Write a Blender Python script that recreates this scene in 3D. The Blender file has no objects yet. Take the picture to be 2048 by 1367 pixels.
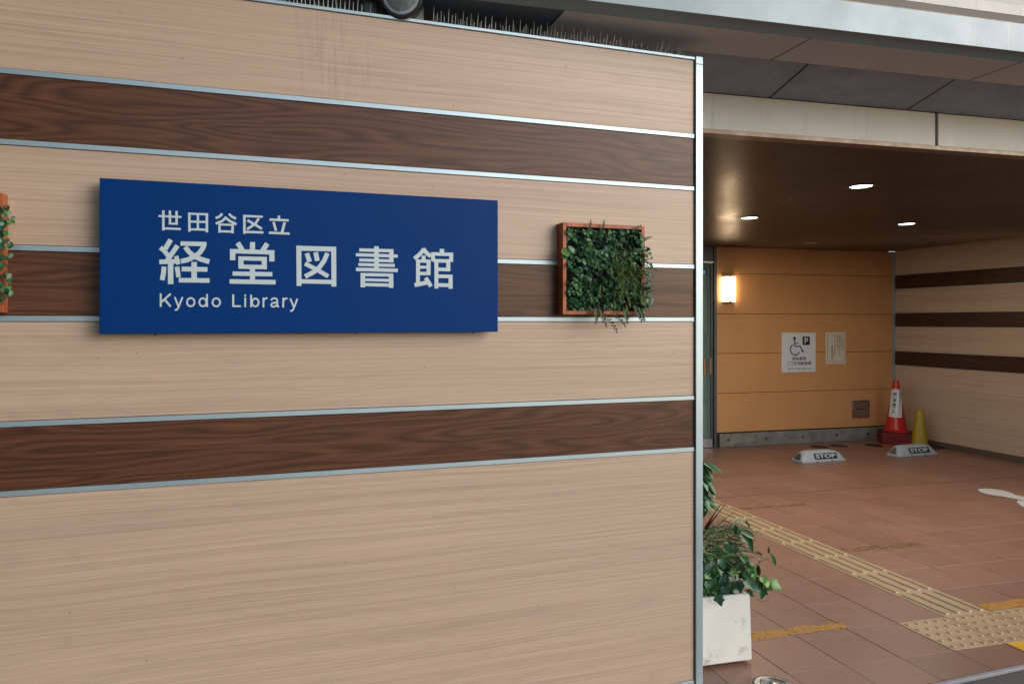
import bpy, bmesh, math, random
from mathutils import Vector, Matrix, Euler
R = math.radians
random.seed(7)
SC = bpy.context.scene
COL = SC.collection

# ---------------------------------------------------------------- camera, world, sun, exposure
F, CX, CY, H = 1382., 889., 643., 1.53
cam = bpy.data.cameras.new('camera')
cam.sensor_width = 36.0
cam.lens = 36.0 * F / 2048.
cam.shift_x = (1024 - CX) / 2048.
cam.shift_y = -(683.5 - CY) / 2048.
cam.clip_end = 500
cam.clip_start = 0.05
camo = bpy.data.objects.new('camera', cam)
COL.objects.link(camo)
camo.location = (0, 0, H)
camo.rotation_euler = (R(90), 0, 0)
SC.camera = camo

SUN_TO = Vector((.90, -.44, 0)).normalized()
SUN_EL = 24
w = bpy.data.worlds.new('World')
SC.world = w
w.use_nodes = True
nt = w.node_tree
sky = nt.nodes.new('ShaderNodeTexSky')
sky.sky_type = 'NISHITA'
sky.sun_disc = False
sky.sun_elevation = R(SUN_EL)
sky.sun_rotation = math.atan2(SUN_TO.x, SUN_TO.y)
sky.air_density = 1.0
sky.dust_density = 0.6
bg = nt.nodes['Background']
bg.inputs['Strength'].default_value = 0.15
nt.links.new(sky.outputs[0], bg.inputs['Color'])

sl = bpy.data.lights.new('sun', 'SUN')
sl.energy = 1.15
sl.angle = R(45)
sl.color = (1.0, .90, .80)
so = bpy.data.objects.new('sun', sl)
COL.objects.link(so)
dv = Vector((SUN_TO.x * math.cos(R(SUN_EL)), SUN_TO.y * math.cos(R(SUN_EL)), math.sin(R(SUN_EL))))
so.rotation_euler = dv.to_track_quat('Z', 'Y').to_euler()
so.location = (6, -6, 8)
SC.view_settings.view_transform = 'Standard'
SC.view_settings.look = 'None'
SC.view_settings.gamma = 1
SC.view_settings.use_curve_mapping = False
SC.view_settings.exposure = 0.75

# ---------------------------------------------------------------- frames of reference
D1 = Vector((.954, .2996)).normalized()         # along the front wall
PW = Vector((1.060, 2.85))                      # its right corner
NW = Vector((D1.y, -D1.x))                      # out of the front wall
E3 = Vector((.972, .2349)).normalized()         # along the entrance
E2 = Vector((-E3.y, E3.x))                      # into the entrance
AW = math.atan2(D1.y, D1.x)
AG = math.atan2(E3.y, E3.x)
def G(a, b, z=0.):
    p = E3 * a + E2 * b
    return Vector((p.x, p.y, z))
def W(x, o=0., z=0.):                            # x along the wall (negative to the left), o out of it
    p = PW + D1 * x + NW * o
    return Vector((p.x, p.y, z))
def pw(u, v, o=0.):
    rx = (u - CX) / F
    q = PW + NW * o
    t = q.dot(NW) / (rx * NW.x + NW.y)
    return ((rx * t - PW.x) * D1.x + (t - PW.y) * D1.y, H + (CY - v) / F * t)
def pg(u, v, b):
    rx = (u - CX) / F
    t = b / (rx * E2.x + E2.y)
    return (rx * t * E3.x + t * E3.y, H + (CY - v) / F * t)
def pf(u, v, z=0.):
    Y = F * (H - z) / (v - CY)
    X = (u - CX) / F * Y
    return (X * E3.x + Y * E3.y, X * E2.x + Y * E2.y)
def proj(p):
    return (CX + F * p.x / p.y, CY + F * (H - p.z) / p.y) if p.y > .1 else (-9999, -9999)

# ---------------------------------------------------------------- materials
def newmat(name):
    m = bpy.data.materials.new(name)
    m.use_nodes = True
    return m, m.node_tree, m.node_tree.nodes['Principled BSDF']
def N(t, typ, **kw):
    n = t.nodes.new(typ)
    for k, v in kw.items():
        if k in ('inp',):
            for kk, vv in v.items(): n.inputs[kk].default_value = vv
        else: setattr(n, k, v)
    return n
def coords(t, scale, off=(0, 0, 0)):
    tc = N(t, 'ShaderNodeTexCoord')
    mp = N(t, 'ShaderNodeMapping')
    mp.inputs['Scale'].default_value = scale
    mp.inputs['Location'].default_value = off
    t.links.new(tc.outputs['Object'], mp.inputs['Vector'])
    return mp.outputs['Vector']
def noise(t, vec, scale=1., detail=4., rough=.55, dist=0.):
    n = N(t, 'ShaderNodeTexNoise')
    n.inputs['Scale'].default_value = scale
    n.inputs['Detail'].default_value = detail
    n.inputs['Roughness'].default_value = rough
    n.inputs['Distortion'].default_value = dist
    t.links.new(vec, n.inputs['Vector'])
    return n.outputs['Fac']
def ramp(t, fac, stops):
    r = N(t, 'ShaderNodeValToRGB')
    el = r.color_ramp.elements
    while len(el) < len(stops): el.new(.5)
    for e, (p, c) in zip(el, stops):
        e.position = p
        e.color = (c[0], c[1], c[2], 1) if not isinstance(c, (int, float)) else (c, c, c, 1)
    t.links.new(fac, r.inputs['Fac'])
    return r.outputs['Color']
def mix(t, fac, a, b, blend='MIX'):
    m = N(t, 'ShaderNodeMix', data_type='RGBA', blend_type=blend)
    for s, v in ((0, fac), (6, a), (7, b)):
        if hasattr(v, 'is_linked'): t.links.new(v, m.inputs[s])
        elif s == 0: m.inputs[0].default_value = v
        else: m.inputs[s].default_value = (v[0], v[1], v[2], 1)
    return m.outputs[2]
def math_(t, op, a, b=None):
    m = N(t, 'ShaderNodeMath', operation=op)
    for i, v in enumerate((a, b)):
        if v is None: continue
        if hasattr(v, 'is_linked'): t.links.new(v, m.inputs[i])
        else: m.inputs[i].default_value = v
    return m.outputs[0]
def bump(t, p, h, strength=.2, dist=.002):
    b = N(t, 'ShaderNodeBump')
    b.inputs['Strength'].default_value = strength
    b.inputs['Distance'].default_value = dist
    t.links.new(h, b.inputs['Height'])
    t.links.new(b.outputs['Normal'], p.inputs['Normal'])
def plain(name, col, rough=.5, metal=0., var=.12, scale=8., bmp=0., bscale=200., spec=.5, dirt=None):
    m, t, p = newmat(name)
    v = coords(t, (1, 1, 1))
    n = noise(t, v, scale, 5, .6)
    lo = tuple(c * (1 - var) for c in col); hi = tuple(min(1, c * (1 + var)) for c in col)
    c = ramp(t, n, [(.3, lo), (.7, hi)])
    if dirt:
        dn = noise(t, coords(t, dirt[1]), dirt[2], 6, .7)
        c = mix(t, ramp(t, dn, [(dirt[3], 0.), (dirt[4], 1.)]), c, dirt[0])
    t.links.new(c, p.inputs['Base Color'])
    p.inputs['Metallic'].default_value = metal
    rn = ramp(t, noise(t, v, scale * 2.3, 4), [(.3, max(.02, rough - .07)), (.7, min(1, rough + .07))])
    t.links.new(rn, p.inputs['Roughness'])
    p.inputs['Specular IOR Level'].default_value = spec
    if bmp: bump(t, p, noise(t, v, bscale, 3), bmp, .002)
    return m
def emit(name, col, st):
    m, t, p = newmat(name)
    p.inputs['Base Color'].default_value = (*col, 1)
    p.inputs['Emission Color'].default_value = (*col, 1)
    p.inputs['Emission Strength'].default_value = st
    return m

def warped(t, sx, amp):
    """object coordinates whose height drifts gently along the board, with a different start on every board"""
    tc = N(t, 'ShaderNodeTexCoord')
    oi = N(t, 'ShaderNodeObjectInfo')
    sep = N(t, 'ShaderNodeSeparateXYZ')
    t.links.new(tc.outputs['Object'], sep.inputs[0])
    x = math_(t, 'ADD', math_(t, 'ADD', sep.outputs[0], sep.outputs[1]), math_(t, 'MULTIPLY', oi.outputs['Random'], 37.))
    cb = N(t, 'ShaderNodeCombineXYZ')
    t.links.new(math_(t, 'MULTIPLY', x, sx), cb.inputs[0])
    t.links.new(math_(t, 'MULTIPLY', sep.outputs[2], 3.), cb.inputs[2])
    dr = noise(t, cb.outputs[0], 1., 2, .5)
    z = math_(t, 'ADD', sep.outputs[2], math_(t, 'MULTIPLY', dr, amp))
    cb2 = N(t, 'ShaderNodeCombineXYZ')
    t.links.new(x, cb2.inputs[0]); t.links.new(z, cb2.inputs[2])
    return cb2.outputs[0], sep
def scl(t, vec, s):
    mp = N(t, 'ShaderNodeMapping')
    mp.inputs['Scale'].default_value = s
    t.links.new(vec, mp.inputs['Vector'])
    return mp.outputs['Vector']
def light_wood(name, tone=1.0, stain=False):
    m, t, p = newmat(name)
    v, sep = warped(t, .9, .032)
    streak = noise(t, scl(t, v, (.38, 1, 120)), 1., 6, .72)
    broad = noise(t, scl(t, v, (.45, 1, 7)), 1., 3, .5)
    fine = noise(t, scl(t, v, (1.6, 1, 300)), 1., 3, .6)
    ring = math_(t, 'FRACT', math_(t, 'MULTIPLY', noise(t, scl(t, v, (.55, 1, 5.5)), 1., 1.5, .4), 20.))
    a = (.525 * tone, .398 * tone, .312 * tone); b = (.415 * tone, .308 * tone, .232 * tone)
    c = ramp(t, streak, [(.36, b), (.50, tuple(.6 * x + .4 * y for x, y in zip(a, b))), (.60, a)])
    c = mix(t, .45, c, ramp(t, broad, [(.32, (.84, .81, .79)), (.68, (1.06, 1.05, 1.03))]), 'MULTIPLY')
    c = mix(t, .55, c, ramp(t, fine, [(.35, .86), (.6, 1.04)]), 'MULTIPLY')
    c = mix(t, .30, c, ramp(t, ring, [(0, .80), (.14, .98), (.7, 1.04), (1., .88)]), 'MULTIPLY')
    if stain:
        # rain-wash grime under the lamp, specks across the top board
        d = math_(t, 'ABSOLUTE', math_(t, 'ADD', sep.outputs[0], 1.50))
        near = ramp(t, math_(t, 'MULTIPLY', d, 5.), [(0, 1.), (.35, .8), (1., 0.)])
        sn = ramp(t, noise(t, coords(t, (60, 1, 5)), 1., 5, .7), [(.48, 0.), (.72, 1.)])
        c = mix(t, math_(t, 'MULTIPLY', math_(t, 'MULTIPLY', near, sn), .34), c, (.13, .10, .08))
    sp = N(t, 'ShaderNodeTexVoronoi')
    sp.voronoi_dimensions = '2D'
    sp.inputs['Scale'].default_value = 2.3
    c2 = N(t, 'ShaderNodeCombineXYZ')
    t.links.new(sep.outputs[0], c2.inputs[0]); t.links.new(sep.outputs[2], c2.inputs[1])
    t.links.new(c2.outputs[0], sp.inputs['Vector'])
    c = mix(t, ramp(t, sp.outputs['Distance'], [(0, .9), (.004, .6), (.0085, 0.)]), c, (.16, .12, .09))
    t.links.new(c, p.inputs['Base Color'])
    t.links.new(ramp(t, streak, [(.3, .46), (.7, .34)]), p.inputs['Roughness'])
    p.inputs['Specular IOR Level'].default_value = .42
    bump(t, p, fine, .10, .0006)
    return m
def walnut(name, tone=1.):
    m, t, p = newmat(name)
    v, sep = warped(t, 1.3, .03)
    f = noise(t, scl(t, v, (.62, 1, 6.0)), 1., 2.0, .42, .05)
    ph = math_(t, 'ADD', math_(t, 'MULTIPLY', f, 24.), math_(t, 'MULTIPLY', sep.outputs[2], 5.))
    ring = math_(t, 'FRACT', ph)
    streak = noise(t, scl(t, v, (.6, 1, 130)), 1., 6, .74)
    fine = noise(t, scl(t, v, (8, 1, 420)), 1., 3, .6)
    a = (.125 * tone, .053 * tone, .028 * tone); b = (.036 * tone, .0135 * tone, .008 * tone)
    c = ramp(t, ring, [(0, tuple(.3 * x + .7 * y for x, y in zip(a, b))), (.12, tuple(.5 * y + .5 * x for x, y in zip(a, b))), (.55, a), (.85, tuple(.6 * x + .4 * y for x, y in zip(a, b))), (1., tuple(.3 * x + .7 * y for x, y in zip(a, b)))])
    c = mix(t, .6, c, ramp(t, streak, [(.32, .40), (.68, 1.5)]), 'MULTIPLY')
    c = mix(t, .5, c, ramp(t, fine, [(.35, .6), (.62, 1.12)]), 'MULTIPLY')
    t.links.new(c, p.inputs['Base Color'])
    t.links.new(ramp(t, streak, [(.3, .42), (.7, .30)]), p.inputs['Roughness'])
    p.inputs['Specular IOR Level'].default_value = .28
    bump(t, p, fine, .12, .0006)
    return m

M = {}
M['oak'] = light_wood('pale_oak_laminate')
M['oak_top'] = light_wood('pale_oak_laminate_stained', 1., True)
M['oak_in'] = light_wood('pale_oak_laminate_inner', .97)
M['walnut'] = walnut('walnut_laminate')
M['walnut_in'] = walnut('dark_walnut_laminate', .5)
M['alu'] = plain('anodised_aluminium', (.37, .475, .535), .42, .6, .02, 1., .0, 600)
M['dark_gap'] = plain('dark_gap_filler', (.02, .018, .016), .8)
M['blue'] = plain('blue_sign_film', (.0004, .034, .170), .45, 0., .03, 3., 0, 200, .08)
M['blue_edge'] = plain('blue_sign_edge', (.002, .028, .14), .35)
M['white_letter'] = plain('white_cut_film', (.47, .57, .62), .4, 0, .03)
M['frame'] = plain('orange_stained_frame', (.33, .085, .022), .5, 0, .35, 12, .1, 150)
M['soil'] = plain('dark_backing', (.012, .014, .010), .9, 0, .4, 40, .5, 80)
M['galv'] = plain('galvanised_wire', (.40, .46, .48), .55, 0, .2)
M['housing'] = plain('grey_painted_housing', (.16, .175, .17), .5, .3, .25, 9, .05, 100, .5, ((.05, .045, .04), (1, 1, 4), 5, .5, .75))
M['black'] = plain('black_plastic', (.012, .012, .013), .45)
M['lens'] = plain('dusty_glass_lens', (.17, .21, .22), .25, .1, .4, 18)
M['orange'] = plain('ochre_painted_metal', (.55, .28, .115), .42, 0, .05, 2.5, .04, 60, .4)
M['concrete'] = plain('grey_board_concrete', (.20, .205, .19), .8, 0, .22, 7, .3, 60, .3, ((.085, .08, .07), (1, 1, 2.5), 6, .52, .72))
M['cream'] = plain('cream_painted_panel', (.53, .51, .475), .45, 0, .05, 1.5, .02, 50, .4, ((.33, .30, .26), (7, 7, .6), 3, .58, .8))
M['soffit'] = plain('taupe_soffit_panel', (.62, .58, .56), .5, 0, .05, 1.3, .02, 60)
M['dark_soffit'] = plain('dark_slate_soffit', (.10, .11, .13), .5)
M['charcoal'] = plain('charcoal_soffit_panel', (.26, .285, .335), .38, .1, .20, 4, .03, 60, .5, ((.36, .37, .39), (1, 2, 1), 5, .55, .8))
M['gutter'] = plain('pale_metal_gutter', (.20, .255, .285), .42, .25, .05, 2, .02, 60, .5, ((.40, .42, .40), (22, 22, .7), 2, .6, .85))
M['gutter_joint'] = plain('gutter_joint_sealant', (.16, .16, .15), .7)
M['deep'] = plain('deep_shadow_metal', (.012, .014, .02), .6)
M['rib'] = plain('bronze_ribbed_metal', (.15, .10, .068), .33, .35, .02, 1, 0, 100, .5)
M['lip'] = plain('brown_metal_lip', (.19, .13, .09), .4, .3, .1)
M['steel'] = plain('stainless_steel', (.50, .52, .55), .28, 1., .08, 8, .03, 200)
M['steel_dark'] = plain('dark_door_metal', (.10, .11, .125), .35, .6, .15)
M['handle'] = plain('orange_door_handle', (.55, .20, .08), .4)
M['paper_white'] = plain('white_notice_panel', (.62, .66, .72), .4, 0, .04)
M['paper_cream'] = plain('cream_notice_panel', (.62, .56, .47), .5, 0, .05)
M['ink'] = plain('black_ink', (.015, .016, .02), .5)
M['navy'] = plain('navy_ink', (.008, .014, .035), .4)
M['red'] = plain('red_cone_plastic', (.42, .008, .008), .38, 0, .2, 9)
M['red_ink'] = plain('red_ink', (.55, .03, .03), .5)
M['yellow_plastic'] = plain('yellow_cone_plastic', (.32, .215, .008), .4, 0, .2, 12)
M['rubber'] = plain('black_rubber', (.015, .014, .014), .6, 0, .3, 30)
M['stop_grey'] = plain('speckled_grey_block', (.33, .37, .43), .55, 0, .2, 60, .15, 300)
M['reflector'] = plain('wheel_stop_reflector', (.10, .10, .09), .2, .3)
M['planter'] = plain('weathered_white_planter', (.66, .67, .62), .55, 0, .06, 5, .08, 90, .4, ((.30, .29, .25), (1, 1, 1), 9, .56, .78))
M['floor_mark'] = plain('white_floor_film', (.56, .58, .60), .5, 0, .08, 7)
M['cover'] = plain('dark_floor_cover', (.014, .013, .012), .4, .3, .2, 20)
M['asphalt'] = plain('grey_asphalt', (.085, .083, .082), .85, 0, .3, 160, .6, 260, .4)
M['kerb'] = plain('kerb_edge', (.24, .24, .26), .6, 0, .15, 30, .2, 90)
M['tactile'] = plain('beige_tactile_plate', (.40, .28, .16), .42, 0, .13, 10, .12, 220, .5, ((.30, .20, .125), (1, 1, 1), 7, .5, .8))
M['skirt'] = plain('dark_brown_skirting', (.085, .065, .05), .6)
M['plaster'] = plain('brown_side_wall', (.25, .17, .12), .7)
M['city'] = plain('opposite_building_wall', (.20, .19, .18), .8, 0, .1, .6)
M['city_glass'] = plain('opposite_building_glass', (.05, .06, .07), .1)
M['soil_top'] = plain('potting_soil', (.02, .014, .01), .95, 0, .4, 60, .8, 90)
M['downlight'] = emit('downlight_lit', (1., .95, .86), 8.)
M['downlight_off'] = plain('downlight_unlit', (.5, .48, .45), .3)
M['sconce'] = emit('sconce_lit', (1., .76, .48), 13.)
M['sconce_metal'] = plain('sconce_frame', (.30, .26, .20), .35, .8)
M['interior'] = plain('interior_green_board', (.42, .52, .40), .6)
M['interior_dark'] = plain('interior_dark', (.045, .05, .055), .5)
M['cyan'] = emit('lit_cyan_sign', (.03, .30, .55), .8)

def tile_mat():
    m, t, p = newmat('terracotta_tile')
    oi = N(t, 'ShaderNodeObjectInfo')
    geo = N(t, 'ShaderNodeNewGeometry')
    v = geo.outputs['Position']
    big = noise(t, v, 1.1, 4, .6)
    sp = noise(t, v, 150., 3, .7)
    mid = noise(t, v, 14., 5, .65)
    a = (.262, .138, .100); b = (.212, .110, .079)
    c = ramp(t, big, [(.3, b), (.7, a)])
    c = mix(t, .8, c, ramp(t, geo.outputs['Random Per Island'], [(0, .90), (1, 1.06)]), 'MULTIPLY')
    c = mix(t, .8, c, ramp(t, oi.outputs['Random'], [(0, .88), (1, 1.08)]), 'MULTIPLY')
    c = mix(t, .7, c, ramp(t, sp, [(.32, .72), (.68, 1.2)]), 'MULTIPLY')
    c = mix(t, .35, c, ramp(t, mid, [(.35, .80), (.62, 1.08)]), 'MULTIPLY')
    t.links.new(c, p.inputs['Base Color'])
    t.links.new(ramp(t, mid, [(.3, .36), (.7, .45)]), p.inputs['Roughness'])
    p.inputs['Specular IOR Level'].default_value = .5
    bump(t, p, sp, .35, .0015)
    return m
M['tile'] = tile_mat()
M['grout'] = plain('dark_grout', (.10, .07, .055), .9, 0, .2, 50)

def worn_paint(name, col, lo, hi):
    m, t, p = newmat(name)
    n = noise(t, coords(t, (14, 30, 1)), 1., 6, .72)
    c = ramp(t, noise(t, coords(t, (1, 1, 1)), 70, 4), [(.35, tuple(x * .6 for x in col)), (.6, col)])
    t.links.new(c, p.inputs['Base Color'])
    p.inputs['Roughness'].default_value = .6
    tr = N(t, 'ShaderNodeBsdfTransparent')
    mx = N(t, 'ShaderNodeMixShader')
    out = t.nodes['Material Output']
    t.links.new(ramp(t, n, [(lo, 0.), (hi, 1.)]), mx.inputs[0])
    t.links.new(tr.outputs[0], mx.inputs[1]); t.links.new(p.outputs[0], mx.inputs[2])
    t.links.new(mx.outputs[0], out.inputs['Surface'])
    return m
M['yellow_worn'] = worn_paint('worn_yellow_paint', (.42, .21, .035), .36, .44)
M['yellow_faint'] = worn_paint('faint_yellow_paint', (.24, .135, .045), .47, .60)
M['yellow_new'] = plain('yellow_paint', (.62, .34, .015), .5, 0, .15, 20, .1, 200)

def leaf_mat(name, cols, rough=.4, edge=None):
    m, t, p = newmat(name)
    geo = N(t, 'ShaderNodeNewGeometry')
    oi = N(t, 'ShaderNodeObjectInfo')
    r = math_(t, 'FRACT', math_(t, 'ADD', geo.outputs['Random Per Island'], oi.outputs['Random']))
    c = ramp(t, r, [(i / (len(cols) - 1), k) for i, k in enumerate(cols)])
    c = mix(t, .6, c, ramp(t, noise(t, coords(t, (1, 1, 1)), 60, 4), [(.3, .7), (.7, 1.25)]), 'MULTIPLY')
    t.links.new(c, p.inputs['Base Color'])
    p.inputs['Roughness'].default_value = rough
    p.inputs['Specular IOR Level'].default_value = .45
    return m
M['leaf_round'] = leaf_mat('round_leaf', [(.012, .065, .030), (.030, .125, .055), (.018, .085, .045), (.06, .19, .045), (.025, .11, .065), (.05, .15, .085), (.15, .26, .04)])
M['leaf_fine'] = leaf_mat('fine_leaf', [(.02, .065, .035), (.05, .11, .065), (.03, .085, .04), (.08, .15, .085)])
M['leaf_fern'] = leaf_mat('olive_fern', [(.08, .13, .03), (.16, .21, .055), (.11, .18, .04)])
M['leaf_dry'] = leaf_mat('dry_sprig', [(.05, .045, .028), (.075, .07, .04)])
M['leaf_ivy'] = leaf_mat('ivy_leaf', [(.018, .060, .034), (.035, .105, .055), (.05, .14, .075), (.03, .10, .035), (.06, .13, .085)], .32)
M['leaf_bright'] = leaf_mat('bright_leaf', [(.05, .17, .015), (.08, .24, .02), (.04, .13, .02)], .35)
M['leaf_mid'] = leaf_mat('umbrella_leaf', [(.016, .07, .02), (.03, .12, .03), (.02, .09, .04)], .3)
M['leaf_grass'] = leaf_mat('striped_grass_leaf', [(.05, .11, .03), (.15, .21, .08), (.03, .08, .025), (.26, .30, .16)], .4)
M['leaf_red'] = leaf_mat('dark_red_blade', [(.035, .012, .012), (.06, .018, .016), (.025, .012, .012)], .35)
M['stem'] = plain('brown_stem', (.05, .03, .018), .7)
M['stem_green'] = plain('green_stem', (.06, .11, .03), .6)

# ---------------------------------------------------------------- mesh helpers
class MB:
    def __init__(s): s.v = []; s.f = []
    def add(s, vs, fs):
        k = len(s.v); s.v += [tuple(v) for v in vs]; s.f += [tuple(i + k for i in f) for f in fs]; return s
    def box(s, x0, x1, y0, y1, z0, z1):
        vs = [(x, y, z) for z in (z0, z1) for y in (y0, y1) for x in (x0, x1)]
        return s.add(vs, [(0, 2, 3, 1), (4, 5, 7, 6), (0, 1, 5, 4), (2, 6, 7, 3), (0, 4, 6, 2), (1, 3, 7, 5)])
    def prism(s, prof, x0, x1):        # profile in (y,z), run along x
        n = len(prof)
        vs = [(x0, y, z) for y, z in prof] + [(x1, y, z) for y, z in prof]
        return s.add(vs, [(i, (i + 1) % n, n + (i + 1) % n, n + i) for i in range(n)] + [tuple(range(n))[::-1], tuple(range(n, 2 * n))])
    def sheet(s, pts, z, th=.0012):    # outline in (x,y), thin
        n = len(pts)
        vs = [(x, y, z) for x, y in pts] + [(x, y, z + th) for x, y in pts]
        return s.add(vs, [(i, (i + 1) % n, n + (i + 1) % n, n + i) for i in range(n)] + [tuple(range(n))[::-1], tuple(range(n, 2 * n))])
    def lathe(s, prof, seg=32, c=(0, 0, 0), mtx=None):
        k = len(prof); vs = []
        for i in range(seg):
            a = 2 * math.pi * i / seg
            for r, z in prof:
                p = Vector((r * math.cos(a), r * math.sin(a), z))
                if mtx: p = mtx @ p
                vs.append(p + Vector(c))
        fs = []
        for i in range(seg):
            j = (i + 1) % seg
            for q in range(k - 1):
                fs.append((i * k + q, j * k + q, j * k + q + 1, i * k + q + 1))
        if prof[0][0] > 1e-5: fs.append(tuple(i * k for i in range(seg))[::-1])
        if prof[-1][0] > 1e-5: fs.append(tuple(i * k + k - 1 for i in range(seg)))
        return s.add(vs, fs)
    def tube(s, pts, r0, r1=None, seg=6):
        r1 = r0 if r1 is None else r1
        pts = [Vector(p) for p in pts]; n = len(pts); vs = []
        for i, p in enumerate(pts):
            d = (pts[min(i + 1, n - 1)] - pts[max(i - 1, 0)]).normalized()
            a = d.orthogonal().normalized(); b = d.cross(a)
            r = r0 + (r1 - r0) * i / (n - 1)
            for k in range(seg):
                t = 2 * math.pi * k / seg
                vs.append(p + a * r * math.cos(t) + b * r * math.sin(t))
        fs = [(i * seg + k, i * seg + (k + 1) % seg, (i + 1) * seg + (k + 1) % seg, (i + 1) * seg + k) for i in range(n - 1) for k in range(seg)]
        fs += [tuple(range(seg))[::-1], tuple(range((n - 1) * seg, n * seg))]
        return s.add(vs, fs)
    def mesh(s, name, mat, bevel=0., smooth=False, seg=1):
        me = bpy.data.meshes.new(name)
        me.from_pydata(s.v, [], s.f)
        me.update()
        bm = bmesh.new(); bm.from_mesh(me)
        bmesh.ops.remove_doubles(bm, verts=bm.verts, dist=1e-6)
        bmesh.ops.recalc_face_normals(bm, faces=bm.faces)
        if bevel: bmesh.ops.bevel(bm, geom=[e for e in bm.edges if len(e.link_faces) == 2 and e.calc_face_angle(0) > .4], offset=bevel, segments=seg, affect='EDGES', clamp_overlap=True)
        bm.to_mesh(me); bm.free()
        me.materials.append(M[mat])
        if smooth:
            for p in me.polygons: p.use_smooth = True
            me.set_sharp_from_angle(angle=R(38))
        return me
    def raw(s, name, mat, smooth=False):
        me = bpy.data.meshes.new(name); me.from_pydata(s.v, [], s.f); me.update()
        me.materials.append(M[mat])
        if smooth:
            for p in me.polygons: p.use_smooth = True
        return me
def obj(name, me, parent=None, loc=None, rotz=None, label=None):
    o = bpy.data.objects.new(name, me); COL.objects.link(o)
    if parent: o.parent = parent
    if loc is not None: o.location = loc
    if rotz is not None: o.rotation_euler = (0, 0, rotz)
    if label: o['label'] = label
    return o
def tag(o, label, cat, group=None, kind=None):
    if label: o['label'] = label
    if cat: o['category'] = cat
    if group: o['group'] = group
    if kind: o['kind'] = kind
    return o
def thing(name, label, cat, loc, rotz=0., group=None):
    o = bpy.data.objects.new(name, None); COL.objects.link(o)
    o.empty_display_size = .1
    o.location = loc; o.rotation_euler = (0, 0, rotz)
    return tag(o, label, cat, group)
def stuff(o): o['kind'] = 'stuff'; return o
def structure(o): o['kind'] = 'structure'; return o
def box(name, mat, parent, x0, x1, y0, y1, z0, z1, bev=0., label=None):
    return obj(name, MB().box(x0, x1, y0, y1, z0, z1).mesh(name, mat, bev), parent, label=label)

def text_mesh(name, txt, mat, x0, x1, z0, z1, y, weight=0., depth=.0008, vertical=False, space=1., slant=0., fit='both'):
    """lettering fitted to a rectangle of a plane that faces local -y"""
    cu = bpy.data.curves.new(name, 'FONT')
    cu.body = '\n'.join(txt) if vertical else txt
    cu.size = 1.; cu.offset = weight; cu.extrude = 0.
    cu.space_character = space
    if vertical: cu.space_line = space
    tmp = bpy.data.objects.new('tmp', cu); COL.objects.link(tmp)
    dg = bpy.context.evaluated_depsgraph_get()
    me = bpy.data.meshes.new_from_object(tmp.evaluated_get(dg))
    bpy.data.objects.remove(tmp); bpy.data.curves.remove(cu)
    if not me.vertices: return me
    xs = [v.co.x for v in me.vertices]; ys = [v.co.y for v in me.vertices]
    sx = (x1 - x0) / (max(xs) - min(xs)); sz = (z1 - z0) / (max(ys) - min(ys))
    for v in me.vertices:
        zz = z0 + (v.co.y - min(ys)) * sz
        v.co = Vector((x0 + (v.co.x - min(xs)) * sx + slant * (zz - z0), y, zz))
    bm = bmesh.new(); bm.from_mesh(me)
    r = bmesh.ops.extrude_face_region(bm, geom=bm.faces[:])
    bmesh.ops.translate(bm, verts=[g for g in r['geom'] if isinstance(g, bmesh.types.BMVert)], vec=(0, -depth, 0))
    bmesh.ops.recalc_face_normals(bm, faces=bm.faces)
    bm.to_mesh(me); bm.free()
    me.name = name
    me.materials.clear(); me.materials.append(M[mat])
    return me
def stroke(mb, pts, wd, y, th=.001, closed=False):
    """flat band along points (x,z) on a plane facing -y"""
    n = len(pts); L = []; Rr = []
    for i, p in enumerate(pts):
        a = Vector(pts[(i - 1) % n] if closed or i else pts[i]); b = Vector(pts[(i + 1) % n] if closed or i < n - 1 else pts[i])
        d = (b - a).normalized(); q = Vector((-d.y, d.x)) * wd / 2
        if 0 < i < n - 1 or closed:
            d1 = (Vector(pts[i]) - a).normalized(); d2 = (b - Vector(pts[i])).normalized()
            c = max(.5, math.cos(d1.angle(d2) / 2)) if d1.length and d2.length else 1
            q /= c
        L.append(Vector(p) + q); Rr.append(Vector(p) - q)
    vs = []
    for yy in (y, y - th):
        vs += [(p.x, yy, p.y) for p in L] + [(p.x, yy, p.y) for p in Rr]
    fs = []
    for i in range(n if closed else n - 1):
        j = (i + 1) % n
        fs += [(i, j, n + j, n + i), (2 * n + i, 3 * n + i, 3 * n + j, 2 * n + j), (i, 2 * n + i, 2 * n + j, j), (n + i, n + j, 3 * n + j, 3 * n + i)]
    mb.add(vs, fs)
def circle(cx, cz, r, n=24, a0=0., a1=360.):
    k = n if a1 - a0 < 360 else n
    m = n - 1 if a1 - a0 < 360 else n
    return [(cx + r * math.cos(R(a0 + (a1 - a0) * i / m)), cz + r * math.sin(R(a0 + (a1 - a0) * i / m))) for i in range(k)]
def disc(mb, cx, cz, r, y, th=.001, n=20):
    pts = circle(cx, cz, r, n)
    vs = [(x, y, z) for x, z in pts] + [(x, y - th, z) for x, z in pts]
    mb.add(vs, [tuple(range(n)), tuple(range(n, 2 * n))[::-1]] + [(i, (i + 1) % n, n + (i + 1) % n, n + i) for i in range(n)])

# ================================================================ GROUND
T = .301; A0 = 3.363; B0 = 2.872
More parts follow.
